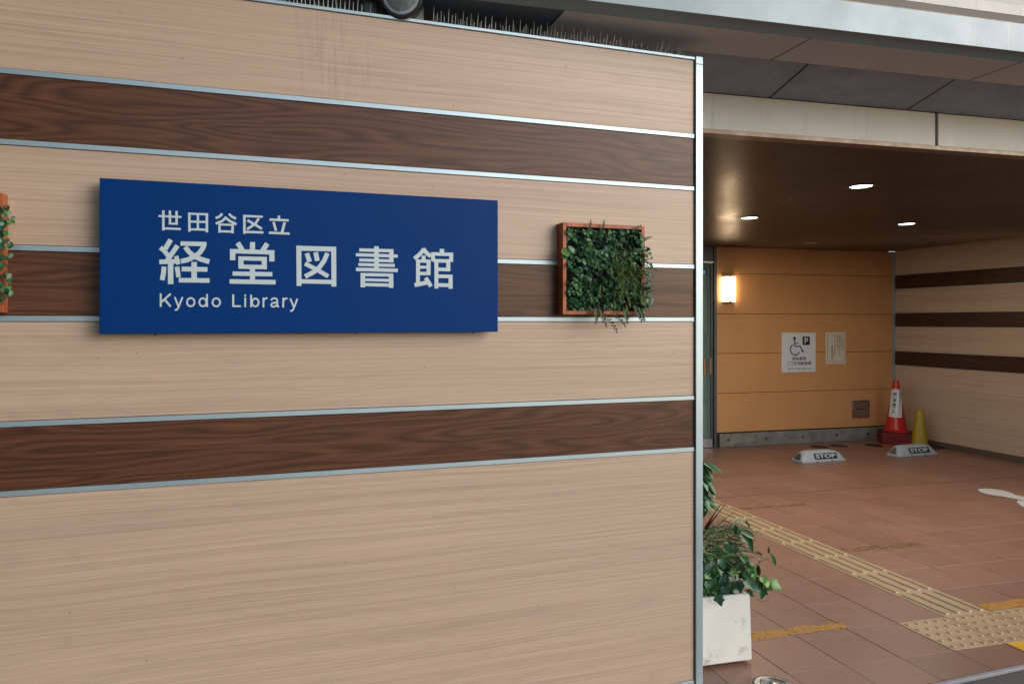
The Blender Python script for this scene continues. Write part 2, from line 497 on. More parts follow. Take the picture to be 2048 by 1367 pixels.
# kerb line parallel to the front wall
KP = Vector((2.109, 2.92)); KN = Vector((-D1.y, D1.x))     # KN points to the tiled side
ground = obj('ground', MB().box(-60, 60, -60, 60, -.6, -.145).mesh('ground', 'asphalt'))
structure(ground)
road = obj('road', MB().box(-14, 16, -14, 0, -.145 + .002, -.012).mesh('road', 'asphalt'))
road.location = (KP.x, KP.y, 0); road.rotation_euler = (0, 0, AW); structure(road)
road_kerb = obj('kerb', MB().box(-14, 16, .0, .022, -.14, .001).mesh('kerb', 'kerb', .003))
road_kerb.location = (KP.x, KP.y, 0); road_kerb.rotation_euler = (0, 0, AW); structure(road_kerb)

pave = thing('pavement', None, None, (0, 0, 0), AG); structure(pave)
# the grout bed under the tiles, stopping at the kerb
bed_pts = []
def clipped(me):
    bm = bmesh.new(); bm.from_mesh(me)
    co = KP + KN * .024
    # to grid coordinates
    c = Vector((co.dot(E3), co.dot(E2), 0)); n = Vector((KN.dot(E3), KN.dot(E2), 0))
    bmesh.ops.bisect_plane(bm, geom=bm.verts[:] + bm.edges[:] + bm.faces[:], plane_co=c, plane_no=n, clear_inner=True)
    bmesh.ops.holes_fill(bm, edges=[e for e in bm.edges if e.is_boundary], sides=0)
    bmesh.ops.recalc_face_normals(bm, faces=bm.faces)
    bm.to_mesh(me); bm.free()
    return me
bed = obj('grout_bed', clipped(MB().box(-6, 14, 0, 9, -.14, -.0035).mesh('grout_bed', 'grout')), pave)
tiles = []
for i in range(-30, 34):
    for j in range(-8, 17):
        a = A0 + i * T; b = B0 + j * T
        if b + T > 7.46: continue
        isdot = (j == -1 and -1 <= i <= 3)
        isbar = (i == 0 and 0 <= j <= 7)
        if isdot or isbar: continue
        pc = G(a + T / 2, b + T / 2)
        side = (Vector((pc.x, pc.y)) - KP).dot(KN)
        if side < -.24: continue
        u, v = proj(pc)
        vis = 1370 < u < 2110 and v < 1440 and b < 7.4 and a < 7.85
        tiles.append((0 if vis else 1, pc.y, i, j, a, b, side))
tiles.sort()
g = .0015
tm = MB().box(g, T - g, g, T - g, -.010, 0).mesh('tile', 'tile', .0016)
rest = MB(); nt_ = 0
for vis, _, i, j, a, b, side in tiles:
    dz = random.uniform(-.0006, .0006)
    if vis == 0 and nt_ < 295:
        nt_ += 1
        if side < .24:
            me = clipped(MB().box(a + g, a + T - g, b + g, b + T - g, -.010, 0).mesh('tile', 'tile'))
            if len(me.vertices): obj('tile', me, pave)
        else:
            obj('tile', tm, pave, (a, b, dz))
    else:
        if side > -.2 and a < 8.2: rest.box(a + g, a + T - g, b + g, b + T - g, -.010, dz)
stuff(obj('tile_field', clipped(rest.mesh('tile_field', 'tile')), pave))
# guiding blocks: four long bars each
plate = MB().box(.002, T - .002, .002, T - .002, -.010, .0012).mesh('tactile_plate', 'tactile', .001)
def bar_me():
    mb = MB(); n = 8; L = .272; wd = .0135; top = .0095; h = .0075
    out = []; inn = []
    def cap(r, l):
        pts = []
        for k in range(n + 1): a = -math.pi / 2 + math.pi * k / n; pts.append((r * math.cos(a) * .9 + 0, l + r * math.sin(a) * 0 + 0))
        return pts
    mb.add([(-wd, 0, 0), (wd, 0, 0), (wd, L, 0), (-wd, L, 0), (-top, .006, h), (top, .006, h), (top, L - .006, h), (-top, L - .006, h)],
           [(0, 1, 5, 4), (1, 2, 6, 5), (2, 3, 7, 6), (3, 0, 4, 7), (4, 5, 6, 7), (3, 2, 1, 0)])
    return mb.mesh('bar', 'tactile', .0012)
barm = bar_me()
for j in range(0, 8):
    p = obj('guiding_block', plate, pave, (A0, B0 + j * T, 0))
    for k in range(4):
        obj('bar', barm, p, (.0376 + k * .0753, .0145, .001))
dotm = MB().lathe([(.0125, 0), (.0118, .0025), (.0075, .0058), (0, .0062)], 12).mesh('stud', 'tactile', 0, True)
for i in range(-1, 4):
    p = obj('warning_block', plate, pave, (A0 + i * T, B0 - T, 0))
    for x in range(5):
        for y in range(5):
            obj('stud', dotm, p, (.030 + x * .0602, .030 + y * .0602, .001))

def paint(name, label, mat, pts, z=.0006, th=.0012):
    n = 26
    a0, a1, b0, b1 = pts
    rr = random.Random(int(a0 * 100))
    up = [(a0 + (a1 - a0) * i / n, b1 + rr.uniform(-.012, .006)) for i in range(n + 1)]
    dn = [(a0 + (a1 - a0) * i / n, b0 + rr.uniform(-.002, .008)) for i in range(n + 1)]
    me = MB().sheet(dn + up[::-1], z, th).mesh(name, mat)
    o = obj(name, me, None, (0, 0, 0), AG)
    return tag(o, label, 'road marking', 'worn yellow paint lines on the tiles')
paint('painted_line', 'thin flaking yellow line beside the white planter', 'yellow_worn', (1.2, 2.78, 2.880, 2.958))
paint('painted_line', 'yellow line along the dotted tactile blocks at the right edge', 'yellow_worn', (3.672, 5.2, 2.880, 2.962))
paint('painted_line', 'faint worn yellow dash in the middle of the tiles, right of the tactile strip', 'yellow_faint', (3.69, 4.32, 3.83, 3.905))
paint('painted_line', 'faintest and farthest yellow dash near the far end of the tactile strip', 'yellow_faint', (3.69, 4.32, 4.89, 4.96))
tag(obj('painted_patch', MB().sheet([(3.372, 2.425), (4.9, 2.535), (4.9, 2.567), (3.372, 2.567)], .0008).mesh('painted_patch', 'yellow_new'), None, (0, 0, 0), AG),
    'bright yellow painted patch below the dotted tactile blocks at the lower right corner', 'road marking')
# dark joint across the floor
tag(obj('expansion_joint', MB().box(1.0, 7.8, 5.278, 5.286, -.001, .0014).mesh('expansion_joint', 'grout'), None, (0, 0, 0), AG),
    'thin dark expansion joint crossing the tiles from wall to wall', 'floor joint')
# white accessibility pictogram, only its edge in view
mk = thing('floor_pictogram', 'white pictogram painted on the tiles at the right edge', 'road marking', (0, 0, 0), AG)
m1 = [(6.192, 4.968), (6.22, 4.99), (6.249, 4.999), (6.307, 4.997), (6.360, 4.975), (6.388, 4.93), (6.393, 4.87), (6.372, 4.80), (6.335, 4.745), (6.36, 4.66), (6.40, 4.50), (6.28, 4.43), (6.209, 4.583), (6.200, 4.66), (6.175, 4.75), (6.140, 4.80), (6.128, 4.85), (6.143, 4.91)]
m2 = [(6.158, 4.600), (6.19, 4.575), (6.25, 4.42), (6.15, 4.32), (5.982, 4.400), (6.03, 4.48), (6.085, 4.545)]
obj('pictogram_part', MB().sheet(m1, .0008).mesh('pictogram_part', 'floor_mark'), mk)
obj('pictogram_part', MB().sheet(m2, .0008).mesh('pictogram_part', 'floor_mark'), mk)

# ================================================================ FRONT CLAD WALL
fw = thing('clad_wall', 'large front wall of pale wood boards with dark walnut stripes and aluminium trims', 'wall', W(0), AW)
XL = -4.2; XR = -.0385
box('wall_core', 'dark_gap', fw, XL, -.001, .012, .13, 0, 2.600)
for z0, z1, mt in ((2.3005, 2.6015, 'oak_top'), (1.7655, 2.0655, 'oak'), (1.2285, 1.5295, 'oak'), (.0615, .9975, 'oak')):
    box('oak_panel', mt, fw, XL, XR, 0, .012, z0, z1, .0008)
for z0, z1 in ((2.0855, 2.2805), (1.5495, 1.7455), (1.0170, 1.2085)):
    box('walnut_panel', 'walnut', fw, XL, XR, 0, .012, z0, z1, .0008)
for z in (2.282, 2.0670, 1.7470, 1.5310, 1.2100, .9990):
    for x0, x1 in ((XL, XR + .001),):
        box('trim_bar', 'alu', fw, x0, x1, -.0035, .004, z, z + .017, .001)
box('top_cap', 'alu', fw, XL, -.036, -.006, .135, 2.6025, 2.6150, .0015)
box('base_trim', 'alu', fw, XL, XR + .001, -.004, .004, .002, .0600, .001)
box('corner_post', 'alu', fw, -.0345, 0, -.010, .132, 2.5855, 2.6170, .0015)
box('corner_post', 'alu', fw, -.0345, 0, -.010, .132, 0.0, 2.5850, .0015)

# ---- sign
sg = thing('library_sign', 'wide blue sign with white lettering reading Kyodo Library on the wood wall', 'sign', W(-1.583, .05, 1.733), AW)
sx0, sx1, sz0, sz1 = -.659, .661, -.2400, .2400
box('panel', 'blue', sg, sx0, sx1, 0, .022, sz0, sz1, .0012)
for x in (-.50, .14, .57):
    obj('mounting_bolt', MB().lathe([(.004, 0), (.004, .006), (0, .006)], 10).mesh('mounting_bolt', 'blue_edge'), sg, (x, .012, sz0 - .006))
for x in (-.45, .45):
    box('bracket', 'black', sg, x - .02, x + .02, .0225, .0497, -.18, .18)
ox, oz = -1.583, 1.733
def T_(txt, x0, x1, z0, z1, wt):
    return text_mesh('lettering', txt, 'white_letter', x0 - ox, x1 - ox, z0 - oz, z1 - oz, -.0003, wt)
# character boxes measured on the sign
def drawn(name, org, k, strokes, parent, at):
    """one character: bands with the measured width, laid on the face of the sign"""
    mb = MB()
    for i, (w_, *pts) in enumerate(strokes):
        pts = [Vector(p) for p in pts]; n = len(pts); L = []; Q = []
        closed = (pts[0] - pts[-1]).length < .5 and n > 3
        for j, p in enumerate(pts):
            a = pts[j - 1] if j else (pts[-2] if closed else p); b = pts[j + 1] if j < n - 1 else (pts[1] if closed else p)
            d = (b - a).normalized(); q = Vector((-d.y, d.x)) * w_ / 2
            L.append(p + q); Q.append(p - q)
        y = -.0003 - .00005 * i; vs = []
        for yy in (-.0002, y):
            for p in L + Q:
                x, z = pw(org[0] + p.x / k, org[1] + p.y / k, .05)
                vs.append((x - at[0], yy, z - at[1]))
        fs = []
        for j in range(n - 1):
            fs += [(2 * n + j, 3 * n + j, 3 * n + j + 1, 2 * n + j + 1), (j, 2 * n + j, 2 * n + j + 1, j + 1), (n + j, n + j + 1, 3 * n + j + 1, 3 * n + j)]
        if not closed: fs += [(0, n, 3 * n, 2 * n), (n - 1, 3 * n - 1, 4 * n - 1, 2 * n - 1)]
        mb.add(vs, fs)
    me = bpy.data.meshes.new(name); me.from_pydata(mb.v, [], mb.f); me.update()
    bm = bmesh.new(); bm.from_mesh(me); bmesh.ops.recalc_face_normals(bm, faces=bm.faces); bm.to_mesh(me); bm.free()
    me.materials.append(M['white_letter'])
    return stuff(obj(name, me, parent)) if False else obj(name, me, parent)
def ell_(cx, cy, rx, ry, n=20, a0=0, a1=360): return [(cx + rx * math.cos(R(a0 + (a1 - a0) * i / n)), cy + ry * math.sin(R(a0 + (a1 - a0) * i / n))) for i in range(n + 1)]
O2, K2 = (300, 460), 6.4
O3, K3 = (570, 480), 5.689
O1, K1 = (300, 400), 5.697
BIG = [(O2, K2, [(64, (266, 122), (195, 240)), (58, (133, 222), (190, 275), (238, 335)), (62, (352, 198), (212, 400)), (58, (119, 407), (345, 400)), (56, (334, 332), (366, 438)),
                 (70, (264, 400), (264, 690)), (62, (180, 468), (172, 560), (154, 640)), (58, (346, 468), (366, 602)),
                 (56, (390, 171), (722, 180)), (62, (692, 180), (680, 225), (635, 290), (560, 345), (480, 380), (396, 400)), (62, (450, 216), (500, 280), (565, 335), (650, 372), (760, 405)),
                 (70, (565, 408), (565, 640)), (60, (405, 497), (735, 503)), (58, (368, 640), (762, 645))]),
       (O2, K2, [(65, (1312, 153), (1312, 270)), (64, (1122, 162), (1182, 258)), (64, (1502, 172), (1438, 268)), (55, (1023, 268), (1593, 286)), (68, (1058, 262), (1058, 385)), (66, (1560, 278), (1560, 400)),
                 (52, (1132, 361), (1495, 370)), (54, (1132, 467), (1495, 474)), (66, (1164, 338), (1164, 490)), (66, (1462, 345), (1462, 498)), (64, (1312, 480), (1312, 650)), (55, (1057, 555), (1566, 565)), (58, (1019, 656), (1607, 667))]),
       (O3, K3, [(56, (157, 63), (160, 520)), (56, (554, 78), (557, 528)), (54, (131, 92), (582, 103)), (48, (180, 468), (530, 476)), (52, (248, 150), (280, 246)), (52, (348, 138), (368, 236)),
                 (52, (482, 148), (445, 235), (395, 305), (330, 362), (228, 414)), (48, (226, 266), (360, 335), (492, 412))]),
       (O3, K3, [(52, (1041, 70), (1041, 330)), (36, (845, 111), (1235, 122)), (50, (1210, 107), (1210, 255)), (36, (806, 166), (1282, 182)), (34, (845, 225), (1235, 237)), (34, (834, 277), (1248, 289)),
                 (40, (807, 332), (1283, 344)), (52, (884, 373), (886, 536)), (50, (1206, 380), (1208, 543)), (36, (860, 391), (1230, 398)), (32, (900, 450), (1190, 458)), (36, (900, 505), (1190, 512))]),
       (O3, K3, [(46, (1582, 100), (1540, 155), (1472, 212)), (46, (1574, 100), (1608, 145), (1660, 185)), (44, (1577, 176), (1577, 225)), (44, (1513, 222), (1513, 500)), (36, (1495, 237), (1655, 240)), (46, (1633, 225), (1633, 398)),
                 (32, (1530, 307), (1640, 308)), (38, (1530, 379), (1655, 380)), (46, (1474, 512), (1612, 483)), (46, (1600, 428), (1660, 526)),
                 (50, (1785, 100), (1785, 150)), (38, (1665, 157), (1913, 163)), (42, (1684, 140), (1684, 242)), (44, (1890, 148), (1890, 248)), (40, (1690, 235), (1880, 238)), (44, (1721, 225), (1722, 550)),
                 (46, (1857, 240), (1857, 352)), (40, (1740, 332), (1878, 336)), (40, (1740, 411), (1905, 413)), (46, (1882, 395), (1884, 553)), (42, (1740, 510), (1880, 514))])]
for org, k_, st_ in BIG: drawn('lettering', org, k_, st_, sg, (ox, oz))
W_ = 20
EN = [[(22, (122, 1062), (122, 1215)), (22, (236, 1066), (132, 1160)), (23, (164, 1128), (236, 1213))],
      [(W_, (282, 1104), (326, 1215)), (W_, (371, 1104), (322, 1226), (305, 1250), (282, 1252))],
      [(W_, *ell_(465, 1162, 43, 47))], [(W_, *ell_(602, 1163, 40, 46)), (W_, (650, 1070), (650, 1217))], [(W_, *ell_(755, 1164, 43, 46))],
      [(22, (948, 1073), (948, 1216)), (20, (948, 1207), (1036, 1208))],
      [(W_, (1085, 1106), (1085, 1219)), (W_, (1085, 1074), (1085, 1094))],
      [(W_, (1152, 1076), (1152, 1219)), (W_, *ell_(1200, 1165, 38, 45))],
      [(W_, (1292, 1110), (1292, 1221)), (W_, (1292, 1152), (1303, 1128), (1320, 1118), (1338, 1116))],
      [(W_, (1380, 1142), (1392, 1124), (1418, 1116), (1441, 1124), (1450, 1142), (1450, 1192), (1456, 1210), (1470, 1214)), (W_, (1450, 1163), (1415, 1169), (1388, 1178), (1380, 1194), (1388, 1210), (1410, 1214), (1434, 1206), (1450, 1190))],
      [(W_, (1518, 1112), (1518, 1223)), (W_, (1518, 1154), (1529, 1130), (1546, 1120), (1565, 1118))],
      [(W_, (1598, 1121), (1641, 1222)), (W_, (1680, 1122), (1636, 1236), (1620, 1260), (1597, 1262))]]
for st_ in EN: drawn('lettering', O1, K1, st_, sg, (ox, oz))
SM = [[(28, (152, 118), (152, 347)), (28, (227, 120), (227, 275)), (28, (303, 123), (303, 282)), (22, (97, 182), (357, 193)), (22, (215, 268), (316, 270)), (24, (150, 322), (352, 330))],
      [(28, (448, 142), (450, 360)), (28, (648, 150), (648, 368)), (24, (434, 155), (662, 163)), (26, (546, 160), (546, 335)), (24, (450, 245), (648, 250)), (24, (450, 332), (648, 338))],
      [(28, (824, 156), (790, 190), (748, 206)), (28, (900, 158), (935, 190), (980, 212)), (28, (866, 196), (825, 238), (750, 268)), (28, (854, 196), (910, 240), (985, 276)), (26, (792, 275), (792, 372)), (28, (942, 275), (940, 378)), (22, (785, 278), (950, 283)), (24, (795, 355), (940, 360))],
      [(28, (1075, 168), (1076, 384)), (24, (1062, 180), (1285, 190)), (26, (1080, 362), (1293, 369)), (28, (1240, 208), (1200, 270), (1106, 332)), (28, (1110, 230), (1180, 270), (1275, 328))],
      [(28, (1469, 177), (1469, 235)), (26, (1362, 222), (1580, 232)), (28, (1408, 250), (1436, 350)), (30, (1535, 255), (1504, 368)), (26, (1355, 372), (1590, 382))]]
for st_ in SM: drawn('lettering', O1, K1, st_, sg, (ox, oz))

# ---- planted frames
def leaf_round(mb, p, nrm, r, rr):
    nrm = nrm.normalized(); a = nrm.orthogonal().normalized()
    a = (Matrix.Rotation(rr.uniform(0, 6.28), 3, nrm) @ a); b = nrm.cross(a)
    n = 7; vs = [p]
    for k in range(n):
        t = 2 * math.pi * k / n
        q = r * (1 + .12 * math.cos(t * 2))
        vs.append(p + a * q * math.cos(t) * 1.12 + b * q * math.sin(t) + nrm * r * .28 * abs(math.sin(t)))
    mb.add(vs, [(0, 1 + k, 1 + (k + 1) % n) for k in range(n)])
def leaf_thin(mb, p, d, nrm, L, wd):
    d = d.normalized(); s = d.cross(nrm)
    if s.length < 1e-3: s = d.orthogonal()
    s = s.normalized() * wd; up = s.cross(d).normalized() * wd * .4
    vs = [p, p + d * L * .35 + s, p + d * L * .35 - s, p + d * L * .72 + s * .75 + up, p + d * L * .72 - s * .75 + up, p + d * L, p + d * L * .5 + up * -1]
    mb.add(vs, [(0, 1, 6), (0, 6, 2), (1, 3, 6), (2, 6, 4), (3, 5, 6), (5, 4, 6)])
def sprig(mb, st, p, d, L, nl, ll, lw, rr, droop=.4, out=Vector((0, -1, 0))):
    pts = [Vector(p)]; d = d.normalized(); n = 7
    for k in range(n):
        d = (d + Vector((0, 0, -droop / n)) + Vector((rr.uniform(-.1, .1), rr.uniform(-.05, .05), rr.uniform(-.1, .1)))).normalized()
        pts.append(pts[-1] + d * L / n)
    st.tube(pts, .0011, .0005, 4)
    for i in range(nl):
        t = (i + 1) / (nl + 1) * n; k = min(int(t), n - 1); q = pts[k].lerp(pts[k + 1], t - k)
        dd = (pts[k + 1] - pts[k]).normalized(); sd = dd.cross(out).normalized() * (1 if i % 2 else -1)
        leaf_thin(mb, q, dd * .8 + sd * .9 + out * rr.uniform(-.1, .5), out, ll * rr.uniform(.7, 1.1) * (1.15 - .5 * t / n), lw)
    leaf_thin(mb, pts[-1], d, out, ll * .7, lw)
def planted_frame(label, x0, x1, z0, z1, seed, full=True):
    rr = random.Random(seed)
    cx = (x0 + x1) / 2; Wd = x1 - x0; Hh = z1 - z0
    t = thing('planted_frame', label, 'wall planter', W(cx, 0, z0), AW, 'planted wooden frames on the clad wall')
    f = .015; dp = -.047; xa = -Wd / 2; xb = Wd / 2
    box('frame_side', 'frame', t, xa, xa + f, dp, -.0005, 0, Hh, .001)
    box('frame_side', 'frame', t, xb - f, xb, dp, -.0005, 0, Hh, .001)
    box('frame_rail', 'frame', t, xa + f + .0003, xb - f - .0003, dp + .0005, -.0005, 0, f, .001)
    box('frame_rail', 'frame', t, xa + f + .0003, xb - f - .0003, dp + .0005, -.0005, Hh - f, Hh, .001)
    box('backing', 'soil', t, xa + f + .0006, xb - f - .0006, -.014, -.001, f + .0006, Hh - f - .0006)
    rd = MB(); fi = MB(); fe = MB(); st = MB(); dry = MB()
    for k in range(1700):
        x = rr.uniform(xa + .016, xb - .010); z = rr.uniform(.018, Hh - .022)
        hump = .03 + .022 * math.sin(x * 31 + seed) * math.sin(z * 27 + 1)
        y = -.012 - rr.random() ** .6 * max(.02, hump + .018)
        r = rr.choice((.0035, .0045, .005, .006, .0065, .009))
        # clumps: leave darker hollows
        if math.sin(x * 47 + 2 * seed) + math.sin(z * 53 + seed) < -1.15 and y < -.03: continue
        leaf_round(rd, Vector((x, y, z)), Vector((rr.uniform(-.9, .9), -1, rr.uniform(-.3, 1.0))), r, rr)
    for k in range(150):
        x = rr.uniform(xa + .02, xb - .01); z = rr.uniform(.03, Hh - .02)
        sprig(fi, st, (x, -.03, z), Vector((rr.uniform(-.7, .9), -1.1, rr.uniform(-.5, .8))), rr.uniform(.03, .055), 9, .011, .0020, rr, .6)
    for k in range(64):       # olive ferns, heavier lower right
        x = min(xb - .02, max(xa + .09, rr.gauss(.055, .06))); z = abs(rr.gauss(.10, .055)) + .03
        sprig(fe, st, (x, -.04, z), Vector((rr.uniform(-.7, .9), -.8, rr.uniform(-.5, .8))), rr.uniform(.05, .085), 13, .014, .0017, rr, 1.0)
    # leaves that reach over the frame
    for k in range(26):
        z = rr.uniform(.03, Hh - .05)
        x = xb + rr.uniform(-.014, .020)
        for q in range(3): leaf_round(rd, Vector((x + rr.uniform(-.008, .012), -.062 + rr.uniform(-.01, .01), z + rr.uniform(-.012, .012))), Vector((rr.uniform(-.5, .9), -1, rr.uniform(-.2, .8))), rr.uniform(.005, .008), rr)
    for x, z, d in ((xb - .02, Hh * .62, (1, -.25, -.3)), (xb - .03, .10, (1, -.3, .3)), (xb - .02, .17, (1, -.3, -.2)), (xb - .03, .05, (1, -.3, -.5)), (-.02, Hh - .03, (.3, -.3, 1)), (-.07, Hh - .03, (-.2, -.4, 1)), (xb - .06, Hh - .03, (.5, -.3, 1)), (xb - .02, Hh - .06, (.9, -.3, .6))):
        sprig(fi, st, (x, -.05, z), Vector(d), .040, 10, .012, .0025, rr, .3)
    if full:
        for q, (x, z, d, L) in enumerate(((-.035, .035, (.15, -.5, -1), .06), (-.02, .04, (.9, -.45, -.9), .085), (-.045, .022, (.95, -.35, -.75), .085), (-.045, .03, (-.3, -.5, -1), .05), (.075, .03, (.1, -.4, -1), .045), (.12, .04, (.4, -.4, -1), .05), (.14, .03, (.2, -.4, -1), .04))):
            sprig(dry if q < 4 else fi, st, (x, -.058, z), Vector(d), L * 1.35, 15, .017, .0034, rr, .35)
        for x, z, r, n in ((xa + .004, .232, .017, (-.3, -1, .4)), (xa + .028, .242, .015, (.3, -1, .3)), (xa - .002, .214, .012, (0, -1, 1))):
            leaf_round(rd, Vector((x, -.062, z)), Vector(n), r, rr)
    stuff(obj('round_leaves', rd.raw('round_leaves', 'leaf_round', True), t))
    stuff(obj('fine_sprigs', fi.raw('fine_sprigs', 'leaf_fine'), t))
    stuff(obj('fern_fronds', fe.raw('fern_fronds', 'leaf_fern'), t))
    stuff(obj('sprig_stems', st.raw('sprig_stems', 'stem_green'), t))
    if full: stuff(obj('dry_sprigs', dry.raw('dry_sprigs', 'leaf_dry'), t))
    return t
planted_frame('square wooden frame packed with green foliage, right of the blue sign', -.6575, -.3005, 1.5570, 1.9050, 3)
planted_frame('wooden frame of foliage cut off at the left edge of the photo', -2.855, -2.5015, 1.5570, 1.9125, 11, False)

# ---- bird spikes
def spikes(label, x0, x1, n, seed, hgt):
    rr = random.Random(seed)
    t = thing('bird_spike_strip', label, 'bird spikes', W((x0 + x1) / 2, 0, 2.6155), AW, 'bird spikes on top of the wall')
    hw = (x1 - x0) / 2
    box('base_rail', 'black', t, -hw, hw, .045, .075, 0, .006)
    mb = MB()
    for k in range(n):
        x = -hw + 2 * hw * (k + .5) / n
        for row, (yy, lean) in enumerate(((.03, -.018), (.075, 0), (.105, .02))):
            if rr.random() < .08: continue
            xx = x + rr.uniform(-.0025, .0025) + row * .006
            hh = hgt(x / hw) * (1., .62, .8, .5)[(k + row) % 4] * rr.uniform(.88, 1.06) * (1. if row == 0 else .92)
            lx = rr.uniform(-.003, .003)
            mb.tube([(xx, .06 + (yy - .06) * .6, .004), (xx + lx, yy, hh)], .0020, .0016, 5)
    stuff(obj('spikes', mb.raw('spikes', 'galv'), t))
spikes('bird spike strip left of the round lamp on top of the wall', -2.30, -1.372, 62, 5, lambda s: .078)
spikes('long bird spike strip right of the round lamp on top of the wall', -1.150, -.055, 76, 6, lambda s: .074 if s < .2 else .068)

# ---- lamp on top of the wall
lp = thing('wall_top_lamp', 'grey square housed round lamp standing on top of the wood wall', 'lamp', W(-1.257, 0, 2.6152), AW)
box('back_plate', 'housing', lp, -.080, .078, .035, .050, 0, .17, .002)
box('conduit_box', 'housing', lp, -.140, -.086, .060, .11, 0, .15, .004)
rot = Matrix.Rotation(R(100), 3, 'X')
mt3 = Matrix.Rotation(R(-16), 3, 'Z') @ rot
obj('drum', MB().lathe([(0, 0), (.074, 0), (.077, .004), (.077, .070), (.072, .076), (.062, .076), (.058, .060), (0, .060)], 40, (-.004, .040, .078), mt3).mesh('drum', 'black', 0, True), lp)
obj('lens', MB().lathe([(.0600, .0745), (.050, .078), (.03, .081), (0, .083)], 40, (-.004, .040, .078), mt3).mesh('lens', 'lens', 0, True), lp)
obj('lens_ring', MB().lathe([(.0605, .0765), (.0650, .0765), (.0650, .079), (.0603, .079), (.0605, .0765)], 40, (-.004, .040, .078), mt3).mesh('lens_ring', 'steel', 0, True), lp)
mb = MB()
for k in range(5):
    a = R(-130 + 48 * k)
    c = Vector((-.028, -.052, .088)); mb.tube([c, c + Vector((math.cos(a) * .062, -.012, math.sin(a) * .05))], .0016, .0006, 5)
obj('guard_spikes', mb.mesh('guard_spikes', 'black'), lp)

# ================================================================ CANOPY AND UPPER STATION BUILDING
cn = thing('entrance_canopy', 'metal canopy edge above the entrance with pale gutter, taupe and charcoal soffit panels', 'canopy', (0, 0, 0), AG)
AL, AR = -6., 12.
# fascia over the opening
for a0, a1 in ((-6., -2.1), (-2.085, 1.9-.0), (1.915, 3.3555), (3.3740, 6.40), (6.415, 9.4), (9.415, 12.)):
    if a0 == 1.915: a0 = 1.90 + .015
    box('fascia_panel', 'cream', cn, a0, a1, 2.920, 2.960, 2.4520, 2.6240, .002)
box('joint_strip', 'gutter_joint', cn, AL, AR, 2.930, 2.965, 2.455, 2.62)
box('lip', 'lip', cn, AL, AR, 2.9215, 2.990, 2.4330, 2.4518)
# charcoal panels rising towards the street
xs = [-6.0, -2.0, -.90, .10 + .0, 1.24, 2.345, 3.17, 4.05, 4.95, 7.5, 12.]
for a0, a1 in zip(xs, xs[1:]):
    mb = MB(); sk = -.030
    q = [(a0 + .006, 2.918, 2.6265), (a1 - .006, 2.918, 2.6265), (a1 - .006 + sk, 2.630, 2.6840), (a0 + .006 + sk, 2.630, 2.6840)]
    vs = q + [(x, y, z + .01) for x, y, z in q]
    mb.add(vs, [(0, 1, 2, 3), (4, 7, 6, 5), (0, 4, 5, 1), (1, 5, 6, 2), (2, 6, 7, 3), (3, 7, 4, 0)])
    obj('charcoal_panel', mb.mesh('charcoal_panel', 'charcoal'), cn)
mb = MB(); mb.add([(AL, 2.93, 2.642), (AR, 2.93, 2.642), (AR, 2.62, 2.702), (AL, 2.62, 2.702)], [(0, 1, 2, 3)])
obj('panel_backing', mb.mesh('panel_backing', 'deep'), cn)
# flat soffit panels
xs = [-6.0, -2.2, -1.1, -.05, 1.035, 2.120, 3.225, 4.33, 5.4, 8., 12.]
for a0, a1 in zip(xs, xs[1:]):
    dark = a1 <= 1.04
    box('soffit_panel', 'dark_soffit' if dark else 'soffit', cn, a0 + .005, a1 - .005, 2.395, 2.632, 2.6855, 2.697, .001, 'near black soffit panel' if dark else None)
box('soffit_backing', 'deep', cn, AL, AR, 2.39, 2.635, 2.699, 2.71)
# gutter: curved underside and tall pale face
prof = [(2.400, 2.6975), (2.392, 2.6860)]
for k in range(9):
    t = k / 8
    prof.append((2.392 - .052 * t, 2.6860 + .018 * math.sin(t * math.pi / 2) + (0 if k < 8 else 0)))
prof += [(2.3365, 2.7060), (2.334, 2.8250), (2.350, 2.8250), (2.350, 2.72), (2.395, 2.72)]
for a0, a1 in ((-6., .35), (.353, 3.240), (3.243, 6.1), (6.103, 12.)):
    obj('gutter', MB().prism(prof, a0, a1).mesh('gutter', 'gutter', 0, True), cn)
box('gutter_edge', 'lip', cn, AL, AR, 2.3335, 2.3345, 2.8255, 2.8275)
box('canopy_roof', 'deep', cn, .5, AR, 2.36, 7.9, 2.72, 2.80)

ub = thing('upper_station_building', 'upper station beam with cream fascia and blue glass above the canopy', 'building', (0, 0, 0), AG)
zb = [pg(2048, v, 3.2)[1] for v in (46.5, 33.5, 12.5, -150)]
box('dark_recess', 'deep', ub, AL, AR, 3.60, 3.70, 2.805, zb[0] + .3)
obj('beam_lip', MB().prism([(3.2, zb[1]), (3.24, zb[0]), (3.60, zb[0]), (3.60, zb[1])], AL, AR).mesh('beam_lip', 'soffit'), ub)
box('beam_face', 'cream', ub, AL, AR, 3.198, 3.598, zb[1] + .001, zb[2])
box('glass_band', 'city_glass', ub, AL, AR, 3.25, 3.6, zb[2] + .002, zb[3] + 1.5)

